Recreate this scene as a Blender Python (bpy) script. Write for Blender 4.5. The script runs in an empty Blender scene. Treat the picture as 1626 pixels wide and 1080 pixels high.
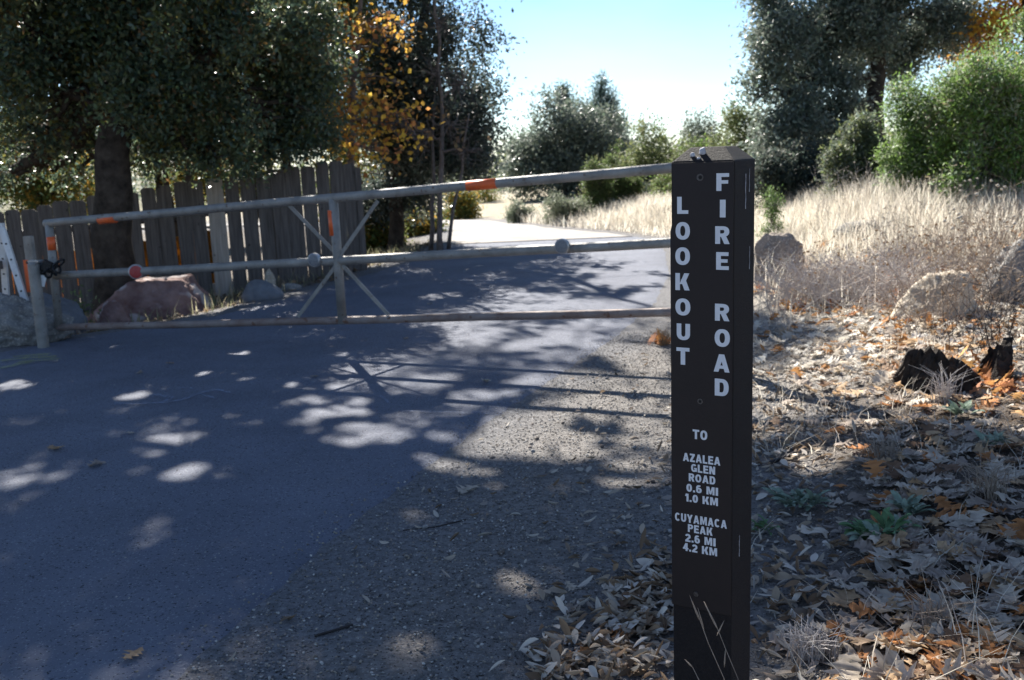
import bpy, bmesh, math, random
import numpy as np
from mathutils import Vector, Matrix, noise
R = math.radians
rng = np.random.default_rng(7)
random.seed(7)
sc = bpy.context.scene
col = sc.collection

# ------------------------------------------------------------------ camera
CH, FPX, PITCH, ROLL = 1.35, 1600.0, R(10.3), R(2.5)
F_ = np.array([0, math.cos(PITCH), -math.sin(PITCH)])
U0 = np.array([0, math.sin(PITCH), math.cos(PITCH)])
X0 = np.array([1.0, 0, 0])
R_ = math.cos(ROLL) * X0 - math.sin(ROLL) * U0
U_ = math.sin(ROLL) * X0 + math.cos(ROLL) * U0
CAM = np.array([0, 0, CH])
cd = bpy.data.cameras.new('camera')
cam = bpy.data.objects.new('camera', cd)
col.objects.link(cam)
cd.sensor_width = 36.0
cd.lens = 36.0 * FPX / 1626.0
cd.clip_start, cd.clip_end = 0.05, 3000
M = Matrix(((R_[0], U_[0], -F_[0], 0), (R_[1], U_[1], -F_[1], 0), (R_[2], U_[2], -F_[2], CH), (0, 0, 0, 1)))
cam.matrix_world = M
cd.dof.use_dof = True
cd.dof.focus_distance = 2.3
cd.dof.aperture_fstop = 7.5
sc.camera = cam

# ------------------------------------------------------------------ light
SUN_EL, SUN_AZ = 37.0, 18.0          # azimuth: degrees left of straight ahead
w = bpy.data.worlds.new('World'); sc.world = w; w.use_nodes = True
nt = w.node_tree; nt.nodes.clear()
wo = nt.nodes.new('ShaderNodeOutputWorld'); bg = nt.nodes.new('ShaderNodeBackground')
sky = nt.nodes.new('ShaderNodeTexSky'); sky.sky_type = 'NISHITA'; sky.sun_disc = False
sky.sun_elevation = R(SUN_EL); sky.sun_rotation = R(-SUN_AZ)
sky.air_density, sky.dust_density, sky.ozone_density, sky.altitude = 1.0, 0.1, 5.0, 1200
tc = nt.nodes.new('ShaderNodeTexCoord'); mp = nt.nodes.new('ShaderNodeMapping')
mp.inputs['Scale'].default_value = (1.2, 1.2, 4.0); mp.inputs['Location'].default_value = (.35, .1, 0)
cn = nt.nodes.new('ShaderNodeTexNoise'); cn.inputs['Scale'].default_value = 1.6; cn.inputs['Detail'].default_value = 5
cr = nt.nodes.new('ShaderNodeValToRGB'); cr.color_ramp.elements[0].position = .48; cr.color_ramp.elements[1].position = .78
cr.color_ramp.elements[1].color = (.25, .25, .25, 1)
mx = nt.nodes.new('ShaderNodeMix'); mx.data_type = 'RGBA'; mx.inputs[7].default_value = (9, 9.4, 10, 1)
nt.links.new(tc.outputs['Generated'], mp.inputs[0]); nt.links.new(mp.outputs[0], cn.inputs['Vector'])
nt.links.new(cn.outputs[0], cr.inputs[0]); nt.links.new(cr.outputs[0], mx.inputs[0])
nt.links.new(sky.outputs[0], mx.inputs[6]); nt.links.new(mx.outputs[2], bg.inputs[0]); nt.links.new(bg.outputs[0], wo.inputs[0])
bg.inputs[1].default_value = 0.054
sl = bpy.data.lights.new('sun', 'SUN'); sl.energy = 5.0; sl.angle = R(.55); sl.color = (1, .95, .86)
so = bpy.data.objects.new('sun', sl); col.objects.link(so)
sdir = Vector((-math.sin(R(SUN_AZ)) * math.cos(R(SUN_EL)), math.cos(R(SUN_AZ)) * math.cos(R(SUN_EL)), math.sin(R(SUN_EL))))
so.rotation_euler = sdir.to_track_quat('Z', 'Y').to_euler()
so.location = (-10, 30, 25)
vs = sc.view_settings
vs.view_transform = 'Standard'; vs.look = 'None'; vs.gamma = 1; vs.use_curve_mapping = False
vs.exposure = 1.68
sc.cycles.use_denoising = True
sc.cycles.max_bounces = 8; sc.cycles.diffuse_bounces = 3; sc.cycles.transmission_bounces = 5
sc.cycles.sample_clamp_indirect = 8

# ------------------------------------------------------------------ pixel helpers (photo pixels 1626x1080)
def ray(u, v): return R_ * (u - 813) / FPX + U_ * (540 - v) / FPX + F_
def on_z(u, v, z=0.0):
    d = ray(u, v); return CAM + d * ((z - CH) / d[2])
def on_plane(u, v, p0, n):
    d = ray(u, v); return CAM + d * (np.dot(np.asarray(p0) - CAM, n) / np.dot(d, n))
def at_y(u, v, y):
    d = ray(u, v); return CAM + d * (y / d[1])
def on_ground(u, v):
    d = ray(u, v); z = 0.0
    for _ in range(40):
        p = CAM + d * ((z - CH) / d[2]); z = float(gz(p[0], p[1]))
    return np.array([p[0], p[1], z])

# ------------------------------------------------------------------ terrain
XR = np.array([(-30, -9), (-6, -3.6), (2.0, -1.02), (2.8, -.81), (3.54, -.62), (4.0, -.45), (5.13, -.06), (6.28, .40), (7.28, .81), (9, 1.36), (11, 1.8), (13.5, 2.15), (15.5, 2.3),
               (17.2, 1.75), (19.3, .7), (22, .1), (26, -.4), (32, -2.2), (40, -8), (60, -30), (400, -300)])
XL = np.array([(-30, -16), (-6, -9.5), (3, -6.3), (7.2, -4.55), (8.35, -3.8), (9.3, -2.85), (10.3, -2.4), (12.2, -1.85), (14.5, -1.15), (17, -1.0), (22, -1.25),
               (26, -2.4), (32, -5.5), (40, -12), (60, -36), (400, -330)])
def xr(y): return np.interp(y, XR[:, 0], XR[:, 1])
def xl(y): return np.interp(y, XL[:, 0], XL[:, 1])
def sm(a, b, x):
    t = np.clip((np.asarray(x, float) - a) / (b - a), 0, 1); return t * t * (3 - 2 * t)
def far(y): return -0.04 * np.clip(np.asarray(y, float) - 20, 0, 42)
def wob(x, y, s=1.0):
    return (np.sin(x * 2.1 * s + 1.3) * np.sin(y * 1.7 * s + .4) + .6 * np.sin(x * 4.7 * s + y * 3.1 * s) * np.sin(y * 5.3 * s - x * 1.9 * s + 2) + .4 * np.sin(x * 9.7 * s - y * 7.1 * s) * np.sin(y * 11.3 * s + x * 3.3 * s)) / 2
def gz(x, y):
    x = np.asarray(x, float); y = np.asarray(y, float)
    dr = x - xr(y); dl = xl(y) - x
    z = .075 * np.clip(dr - .9, 0, 9) * sm(.9, 2.2, dr)
    z = z + .35 * np.clip(dr - .7, 0, 1.4) * sm(8, 12.5, y) * (1 - .6 * sm(15, 18, y))
    z = z - .13 * np.clip(dl - .2, 0, 2.4)
    off = np.maximum(dr, dl)
    z = z + wob(x, y) * .022 * sm(.1, 1.2, off) + wob(x, y, 4.0) * .006 * sm(.0, .3, off)
    return z + far(y)

# ------------------------------------------------------------------ mesh helpers
def link(name, me, mat=None, parent=None, smooth=False):
    o = bpy.data.objects.new(name, me); col.objects.link(o)
    if mat is not None:
        for m in (mat if isinstance(mat, (list, tuple)) else [mat]): me.materials.append(m)
    if parent is not None: o.parent = parent
    if smooth: me.polygons.foreach_set('use_smooth', [True] * len(me.polygons))
    return o
def np_mesh(name, V, Fq, C=None):
    """V (n,3), Fq (m,k) equal-sided faces, C (n,3) point colours"""
    me = bpy.data.meshes.new(name); V = np.asarray(V, np.float32); Fq = np.asarray(Fq, np.int32)
    m, k = Fq.shape
    me.vertices.add(len(V)); me.vertices.foreach_set('co', V.ravel())
    me.loops.add(m * k); me.loops.foreach_set('vertex_index', Fq.ravel())
    me.polygons.add(m); me.polygons.foreach_set('loop_start', np.arange(0, m * k, k, dtype=np.int32))
    me.update(calc_edges=True)
    if C is not None:
        a = me.attributes.new('Col', 'FLOAT_COLOR', 'POINT')
        cc = np.ones((len(V), 4), np.float32); cc[:, :3] = C; a.data.foreach_set('color', cc.ravel())
    return me
class MB:
    def __init__(s): s.v = []; s.f = []
    def add(s, V, Fs):
        b = len(s.v); s.v += [tuple(map(float, p)) for p in V]; s.f += [tuple(i + b for i in f) for f in Fs]; return s
    def box(s, c, d, rot=None):
        c = Vector(c); V = []
        for sx in (-1, 1):
            for sy in (-1, 1):
                for sz in (-1, 1):
                    p = Vector((sx * d[0] / 2, sy * d[1] / 2, sz * d[2] / 2))
                    V.append(c + (rot @ p if rot else p))
        return s.add(V, [(0, 1, 3, 2), (4, 6, 7, 5), (0, 4, 5, 1), (2, 3, 7, 6), (0, 2, 6, 4), (1, 5, 7, 3)])
    def tube(s, pts, rad, n=8, cap=True):
        P = [Vector(p) for p in pts]; m = len(P)
        if not hasattr(rad, '__len__'): rad = [rad] * m
        V = []; Fs = []; ref = None
        for i in range(m):
            t = (P[min(i + 1, m - 1)] - P[max(i - 1, 0)]).normalized()
            if ref is None: ref = Vector((0, 0, 1)) if abs(t.z) < .9 else Vector((1, 0, 0))
            a = t.cross(ref).normalized(); b = t.cross(a).normalized(); ref = -(t.cross(a)) if False else ref
            for k in range(n):
                an = 2 * math.pi * k / n
                V.append(P[i] + (a * math.cos(an) + b * math.sin(an)) * rad[i])
        for i in range(m - 1):
            for k in range(n):
                k2 = (k + 1) % n; Fs.append((i * n + k, i * n + k2, (i + 1) * n + k2, (i + 1) * n + k))
        if cap: Fs += [tuple(range(n))[::-1], tuple(range((m - 1) * n, m * n))]
        return s.add(V, Fs)
    def build(s, name, mat=None, parent=None, smooth=False, bevel=0):
        me = bpy.data.meshes.new(name); me.from_pydata(s.v, [], s.f)
        bm = bmesh.new(); bm.from_mesh(me)
        bmesh.ops.recalc_face_normals(bm, faces=bm.faces)
        if bevel: bmesh.ops.bevel(bm, geom=list(bm.edges), offset=bevel, segments=2, profile=.7, affect='EDGES')
        bm.to_mesh(me); bm.free(); me.update()
        return link(name, me, mat, parent, smooth)
def tag(o, label=None, cat=None, group=None, kind=None):
    if label: o['label'] = label
    if cat: o['category'] = cat
    if group: o['group'] = group
    if kind: o['kind'] = kind
    return o
def empty(name, loc, label, cat, group=None):
    o = bpy.data.objects.new(name, None); col.objects.link(o); o.location = Vector([float(c) for c in loc]); o.empty_display_size = .1
    return tag(o, label, cat, group)
def shift(o, root):      # geometry was made in world space: bring it under its root
    o.parent = root; o.matrix_parent_inverse = Matrix.Translation(-Vector(root.location)); return o

# ------------------------------------------------------------------ materials
def mat(name, base=(.5, .5, .5), rough=.7, noise_scale=None, dark=None, bump=0, bscale=None, spec=.4, metal=0, attr=False, detail=6, speck=None, speck2=None):
    m = bpy.data.materials.new(name); m.use_nodes = True; n = m.node_tree; b = n.nodes['Principled BSDF']
    b.inputs['Roughness'].default_value = rough; b.inputs['Specular IOR Level'].default_value = spec; b.inputs['Metallic'].default_value = metal
    b.inputs['Base Color'].default_value = (*base, 1)
    t = n.nodes.new('ShaderNodeTexCoord')
    src = None
    if attr:
        a = n.nodes.new('ShaderNodeAttribute'); a.attribute_name = 'Col'; src = a.outputs['Color']
    if noise_scale:
        z = n.nodes.new('ShaderNodeTexNoise'); z.inputs['Scale'].default_value = noise_scale; z.inputs['Detail'].default_value = detail; z.inputs['Roughness'].default_value = .65
        n.links.new(t.outputs['Object'], z.inputs['Vector'])
        r = n.nodes.new('ShaderNodeValToRGB'); r.color_ramp.elements[0].position = .32; r.color_ramp.elements[1].position = .68
        n.links.new(z.outputs[0], r.inputs[0])
        if attr:
            r.color_ramp.elements[0].color = (.55, .55, .55, 1); r.color_ramp.elements[1].color = (1.35, 1.35, 1.35, 1)
            k = n.nodes.new('ShaderNodeMix'); k.data_type = 'RGBA'; k.blend_type = 'MULTIPLY'; k.inputs[0].default_value = 1
            n.links.new(src, k.inputs[6]); n.links.new(r.outputs[0], k.inputs[7]); src = k.outputs[2]
        else:
            r.color_ramp.elements[0].color = (*(dark or tuple(c * .5 for c in base)), 1); r.color_ramp.elements[1].color = (*base, 1); src = r.outputs[0]
    for speck in [q for q in (speck, speck2) if q]:      # (scale, colour, threshold)
        v = n.nodes.new('ShaderNodeTexNoise'); v.inputs['Scale'].default_value = speck[0]; v.inputs['Detail'].default_value = 2
        mo = n.nodes.new('ShaderNodeMapping'); mo.inputs['Location'].default_value = (speck[0], 3.1, 0); n.links.new(t.outputs['Object'], mo.inputs[0]); n.links.new(mo.outputs[0], v.inputs['Vector'])
        r2 = n.nodes.new('ShaderNodeValToRGB'); r2.color_ramp.elements[0].position = speck[2]; r2.color_ramp.elements[1].position = speck[2] + .06
        n.links.new(v.outputs[0], r2.inputs[0])
        k = n.nodes.new('ShaderNodeMix'); k.data_type = 'RGBA'; k.inputs[7].default_value = (*speck[1], 1)
        n.links.new(r2.outputs[0], k.inputs[0])
        if src: n.links.new(src, k.inputs[6])
        else: k.inputs[6].default_value = (*base, 1)
        src = k.outputs[2]
    if src: n.links.new(src, b.inputs['Base Color'])
    if bump:
        z2 = n.nodes.new('ShaderNodeTexNoise'); z2.inputs['Scale'].default_value = bscale or 60; z2.inputs['Detail'].default_value = 5; z2.inputs['Roughness'].default_value = .7
        n.links.new(t.outputs['Object'], z2.inputs['Vector'])
        bp = n.nodes.new('ShaderNodeBump'); bp.inputs['Strength'].default_value = min(bump, 1); bp.inputs['Distance'].default_value = .01 if bump <= 1 else .01 * bump
        n.links.new(z2.outputs[0], bp.inputs['Height']); n.links.new(bp.outputs[0], b.inputs['Normal'])
    return m
def leaf_mat(name, trans=.35, rough=.45, spec=.4, base=None):
    m = bpy.data.materials.new(name); m.use_nodes = True; n = m.node_tree; b = n.nodes['Principled BSDF']; out = n.nodes['Material Output']
    if base is None:
        a = n.nodes.new('ShaderNodeAttribute'); a.attribute_name = 'Col'; c = a.outputs['Color']
    else:
        t = n.nodes.new('ShaderNodeTexCoord'); z = n.nodes.new('ShaderNodeTexNoise'); z.inputs['Scale'].default_value = 35; z.inputs['Detail'].default_value = 4
        n.links.new(t.outputs['Object'], z.inputs['Vector']); r = n.nodes.new('ShaderNodeValToRGB')
        r.color_ramp.elements[0].position = .3; r.color_ramp.elements[1].position = .7
        r.color_ramp.elements[0].color = (*[x * .6 for x in base], 1); r.color_ramp.elements[1].color = (*[x * 1.15 for x in base], 1)
        n.links.new(z.outputs[0], r.inputs[0]); c = r.outputs[0]
    b.inputs['Roughness'].default_value = rough; b.inputs['Specular IOR Level'].default_value = spec
    n.links.new(c, b.inputs['Base Color'])
    tr = n.nodes.new('ShaderNodeBsdfTranslucent'); g = n.nodes.new('ShaderNodeGamma'); g.inputs[1].default_value = .85
    n.links.new(c, g.inputs[0]); n.links.new(g.outputs[0], tr.inputs[0])
    mxs = n.nodes.new('ShaderNodeMixShader'); mxs.inputs[0].default_value = trans
    n.links.new(b.outputs[0], mxs.inputs[1]); n.links.new(tr.outputs[0], mxs.inputs[2]); n.links.new(mxs.outputs[0], out.inputs[0])
    return m
M_asph = mat('asphalt', (.185, .2, .252), .85, 1.4, (.13, .14, .18), 2.2, 75, .3, speck=(120, (.3, .31, .34), .62), speck2=(95, (.03, .034, .045), .62))
M_sunroad = mat('sunlit_road_pale', (.42, .39, .36), .95, 1.6, (.25, .235, .22), 1.5, 30, .2, detail=10)  # far road in full sun, its brightness put into the colour
M_grnd = mat('ground_soil', rough=.95, noise_scale=30, bump=2.2, bscale=60, spec=.15, attr=True, detail=10, speck=(110, (.34, .32, .30), .62), speck2=(85, (.055, .048, .045), .60))
M_bark = mat('oak_bark', (.075, .06, .048), .95, 9, (.022, .018, .015), 1.0, 22, .1)
M_twig = mat('grey_bark', (.2, .17, .16), .9, 14, (.09, .075, .07), .6, 40, .2)
M_leaf = leaf_mat('crown_leaf', .42, .4, .5)
M_soft = leaf_mat('shrub_leaf', .42, .55, .25)
M_autumn = leaf_mat('autumn_leaf', .5, .6, .2)
M_dry = leaf_mat('dry_leaf', .22, .75, .2)
M_grass = leaf_mat('dry_grass', .45, .7, .2)
def wood(name, a, b):
    m = mat(name, a, .9, 1.0, b, .8, 1.0, .2, detail=8, speck=(14, tuple(x * .45 for x in b), .70)); n = m.node_tree
    mo = n.nodes.new('ShaderNodeMapping'); mo.inputs['Scale'].default_value = (38, 38, 2.2); t = n.nodes['Texture Coordinate']; n.links.new(t.outputs['Object'], mo.inputs[0])
    for q in n.nodes:
        if q.type == 'TEX_NOISE' and q.inputs['Scale'].default_value == 1.0: n.links.new(mo.outputs[0], q.inputs['Vector'])
    return m
M_wood = wood('weathered_board', (.165, .142, .13), (.07, .059, .054))
M_woodn = wood('newer_board', (.44, .38, .33), (.27, .23, .2))
M_steel = mat('galvanised_pipe', (.31, .295, .27), .55, 7, (.17, .16, .148), .5, 45, .4, .2, detail=10, speck=(26, (.13, .085, .06), .66))
M_rusty = mat('rusty_pipe', (.29, .25, .23), .65, 5, (.17, .11, .09), .5, 45, .3, .15, detail=10, speck=(18, (.14, .075, .05), .62))
M_orange = mat('orange_tape', (.75, .13, .03), .45, 30, (.6, .1, .025), .1, 80)
M_chrome = mat('reflector_rim', (.4, .4, .41), .3, spec=.6, metal=.5, noise_scale=40, dark=(.28, .28, .28))
M_lens = mat('reflector_lens', (.2, .21, .23), .1, 120, (.08, .085, .1), .4, 300, .7)
M_red = mat('red_reflector', (.42, .035, .03), .3, 90, (.28, .02, .02), .3, 300, .6)
M_white = mat('white_enamel', (.72, .72, .72), .45, 14, (.55, .55, .55), .1, 60)
M_postp = mat('brown_recycled_plastic', (.036, .029, .0285), .75, 160, (.024, .0195, .019), 1.0, 260, .2, speck=(420, (.06, .055, .052), .68))
M_plate = mat('brown_sign_plate', (.0185, .0128, .013), .55, 9, (.0145, .0102, .0105), .08, 120, .3)
M_letter = mat('white_lettering', (.66, .68, .72), .5, 40, (.6, .62, .66), .0, spec=.3)
M_screw = mat('dull_screw', (.12, .11, .11), .4, 200, (.05, .045, .04), .2, 300, .5, .7)
M_hole = mat('dark_hole', (.006, .005, .005), .8, 300, (.004, .004, .004))
M_drop = mat('bird_dropping', (.62, .62, .66), .8, 180, (.35, .35, .38), .6, 200)
M_char = mat('charred_wood', (.055, .042, .034), .9, 25, (.012, .010, .009), 2.5, 24, .2)
M_net = leaf_mat('orange_netting', .65, .6, .2, base=(.42, .21, .04))
M_black = mat('black_iron', (.03, .03, .032), .45, 60, (.012, .012, .012), .3, 100, .5, .6)
def rock_mat(name, a, b, c=None): return mat(name, a, .9, 7, b, 2.0, 22, .2, detail=10, speck=(55, c, .56) if c else None)
M_rgrey = rock_mat('grey_rock', (.27, .26, .25), (.15, .145, .14), (.36, .34, .31))
M_rblue = rock_mat('blue_grey_rock', (.2, .21, .23), (.13, .135, .15))
M_rred = mat('red_granite', (.30, .2, .18), .9, 4.5, (.11, .05, .042), 2.0, 16, .25, detail=10, speck=(3.2, (.42, .36, .34), .57))
M_rbrn = rock_mat('brown_rock', (.33, .28, .24), (.19, .155, .13), (.42, .37, .32))
M_rtan = rock_mat('tan_rock', (.5, .43, .34), (.34, .28, .21), (.56, .5, .42))

# ------------------------------------------------------------------ ground
gx = np.concatenate([-np.geomspace(300, 9, 34), np.arange(-8.8, 9.0, .085), np.geomspace(9, 300, 34)])
gy = np.concatenate([np.linspace(-60, 1.4, 16), np.arange(1.5, 9, .07), np.arange(9, 26, .14), np.geomspace(26, 700, 46)])
GX, GY = np.meshgrid(gx, gy)
Z = gz(GX, GY)
inside = np.minimum(xr(GY) - GX, GX - xl(GY))
Z = Z - .05 * sm(.17, .32, inside)
C = np.zeros(GX.shape + (3,))
dr = GX - xr(GY); dl = xl(GY) - GX; wn = wob(GX, GY, .8)
C[:] = (.215, .2, .188)                                  # gritty shoulder
def blend(mask, c):
    global C
    C = C * (1 - mask[..., None]) + np.array(c) * mask[..., None]
blend(sm(.45, .0, dr + .15 * wn), (.185, .182, .188))
blend(sm(1.3, 2.1, dr + .4 * wn) * sm(9.5, 7.5, GY), (.12, .095, .075))          # leaf mould
blend(sm(.5, 1.2, dr + .3 * wn) * sm(5, 6, GY) * sm(9.6, 8.8, GY), (.40, .365, .32))     # pale sandy trodden soil
blend(sm(.4, 1.0, dr + .4 * wn) * sm(8.5, 10, GY), (.42, .36, .26))                   # under dry grass
blend(sm(.2, .9, dl + .3 * wn), (.15, .125, .10))
blend(sm(40, 70, GY), (.16, .15, .09))
nx, ny = len(gx), len(gy)
idx = np.arange(nx * ny).reshape(ny, nx)
Fq = np.stack([idx[:-1, :-1], idx[:-1, 1:], idx[1:, 1:], idx[1:, :-1]], -1).reshape(-1, 4)
gm = np_mesh('ground', np.stack([GX, GY, Z], -1).reshape(-1, 3), Fq, C.reshape(-1, 3))
tag(link('ground', gm, M_grnd, smooth=True), kind='structure')

def strip(name, ys, material, dz, wob_e=.02):
    V = []; n = 14
    for y in ys:
        a = xl(y) + wob_e * float(wob(y * 2.3, y * 3.1)); b = xr(y) + wob_e * float(wob(y * 3.3 + 5, y * 2.7)) + .006 * math.sin(y * 23)
        for k in range(n + 1):
            x = a + (b - a) * (0, .02, *np.linspace(.05, .95, n - 3), .985, 1)[k]; V.append((x, y, float(far(y)) + (dz if 0 < k < n else -.02)))
    V = np.array(V); ids = np.arange(len(V)).reshape(-1, n + 1)
    Fq = np.stack([ids[:-1, :-1], ids[:-1, 1:], ids[1:, 1:], ids[1:, :-1]], -1).reshape(-1, 4)
    o = link(name, np_mesh(name, V, Fq), material, smooth=True); return tag(o, kind='structure')
road = strip('asphalt_road', np.concatenate([np.linspace(-20, 1, 10), np.arange(1.1, 16.4, .06)]), M_asph, .004)
strip('sunlit_road', np.concatenate([np.arange(16.2, 34, .2), np.linspace(34, 90, 20)]), M_sunroad, .004)  # far stretch of the same road, sunlight painted as a paler surface

def ribbon(name, pts, wd, material, parent, z=.013):
    P = np.array([on_z(u, v, z) for u, v in pts]); V = []; Fs = []
    Q = []
    for i in range(len(P) - 1):
        for k in range(5): Q.append(P[i] + (P[i + 1] - P[i]) * k / 5)
    Q.append(P[-1]); m = len(Q)
    for i in range(m):
        t = Q[min(i + 1, m - 1)] - Q[max(i - 1, 0)]; t = t / (np.linalg.norm(t) + 1e-9); nn = np.array([-t[1], t[0], 0])
        h = wd * (.35 + .65 * random.random()) * (.5 if i in (0, m - 1) else 1) / 2
        V += [Q[i] - nn * h, Q[i] + nn * h]
    Fs = [(2 * i, 2 * i + 2, 2 * i + 3, 2 * i + 1) for i in range(m - 1)]
    b = MB().add(V, Fs); return b.build(name, material, parent)
def paint_mat(name, c):
    m = mat(name, c, .8, 60, tuple(x * .7 for x in c)); n = m.node_tree; b = n.nodes['Principled BSDF']
    z = n.nodes.new('ShaderNodeTexNoise'); z.inputs['Scale'].default_value = 70; z.inputs['Detail'].default_value = 4
    t = n.nodes.new('ShaderNodeTexCoord'); n.links.new(t.outputs['Object'], z.inputs['Vector'])
    r = n.nodes.new('ShaderNodeValToRGB'); r.color_ramp.elements[0].position = .36; r.color_ramp.elements[1].position = .58
    r.color_ramp.elements[1].color = (.55, .55, .55, 1); n.links.new(z.outputs[0], r.inputs[0]); n.links.new(r.outputs[0], b.inputs['Alpha']); return m
M_chalk = paint_mat('blue_white_spray_paint', (.3, .345, .46)); M_yel = paint_mat('yellow_green_paint', (.5, .52, .2))
for pts, wd in [([(176, 640), (215, 641), (255, 639), (275, 631), (250, 627), (232, 628)], .05), ([(255, 640), (290, 634), (325, 622), (345, 618), (366, 624)], .05),
                ([(322, 627), (343, 632)], .04), ([(275, 615), (312, 617)], .03), ([(640, 652), (700, 654), (785, 656)], .02),
                ([(795, 625), (850, 616)], .02), ([(605, 628), (620, 642)], .03)]:
    ribbon('paint_mark', pts, wd, M_chalk, road)
for pts in [[(0, 573), (40, 568), (90, 566)], [(0, 585), (45, 574), (95, 569)], [(20, 566), (60, 563), (80, 562)], [(30, 577), (50, 571)]]:
    ribbon('paint_mark', pts, .12, M_yel, road)

# ------------------------------------------------------------------ sign post
PY = R(31); pn = np.array([-math.sin(PY), -math.cos(PY), 0]); pr = np.array([math.cos(PY), -math.sin(PY), 0])
HW = .0705
corner = at_y(1157.5, 500, 2.14)            # front right edge of the post
pc = np.array([corner[0], corner[1], 0]) - pr * HW - pn * HW
PZ0 = float(gz(pc[0], pc[1])); PTOP = at_y(1125, 233, 2.19)[2]
post = empty('trail_sign_post', (pc[0], pc[1], PZ0), 'square dark brown trail post lettered LOOKOUT FIRE ROAD in white', 'sign post')
post.rotation_euler = (0, R(.6), -PY)       # local x = right along the face, local -y = front
def bevel_box(name, x0, x1, y0, y1, z0, z1, m, bev, parent):
    return MB().box(((x0 + x1) / 2, (y0 + y1) / 2, (z0 + z1) / 2), (x1 - x0, y1 - y0, z1 - z0)).build(name, m, parent, bevel=bev)
T = PTOP - PZ0
pb = MB(); ch = .032; zs = [(-.35, HW), (T - ch * .95, HW), (T, HW - ch)]
V = []
for z, h in zs: V += [(-h, -h, z), (h, -h, z), (h, h, z), (-h, h, z)]
Fs = [(0, 1, 2, 3), (8, 9, 10, 11)] + [(i * 4 + k, i * 4 + (k + 1) % 4, i * 4 + 4 + (k + 1) % 4, i * 4 + 4 + k) for i in range(2) for k in range(4)]
pb.add(V, Fs).build('post_body', M_postp, post, bevel=.003)
PF = pc + pn * (HW + .0034)
def face_xy(u, v):                         # photo pixel -> (x, z) on the plate face in post-local coordinates
    p = on_plane(u, v, PF, pn); return float(np.dot(p - pc, pr)), float(p[2] - PZ0)
zt = face_xy(1110, 258)[1]; zb = face_xy(1110, 968)[1]
zc = face_xy(1062, 368)[1]
pl = [(-HW + .0035, zt), (HW - .0015, zt), (HW - .0015, zb), (-HW - .0015, zb), (-HW - .0015, zc), (-HW + .0032, zc + .018)]
PLT = -HW - .0034
Vp = [(x, -HW - .0002, z) for x, z in pl] + [(x, PLT, z) for x, z in pl]; k = len(pl)
MB().add(Vp, [tuple(range(k)), tuple(range(k, 2 * k))[::-1]] + [(i, (i + 1) % k, k + (i + 1) % k, k + i) for i in range(k)]).build('sign_plate', M_plate, post, bevel=.0006)
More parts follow.
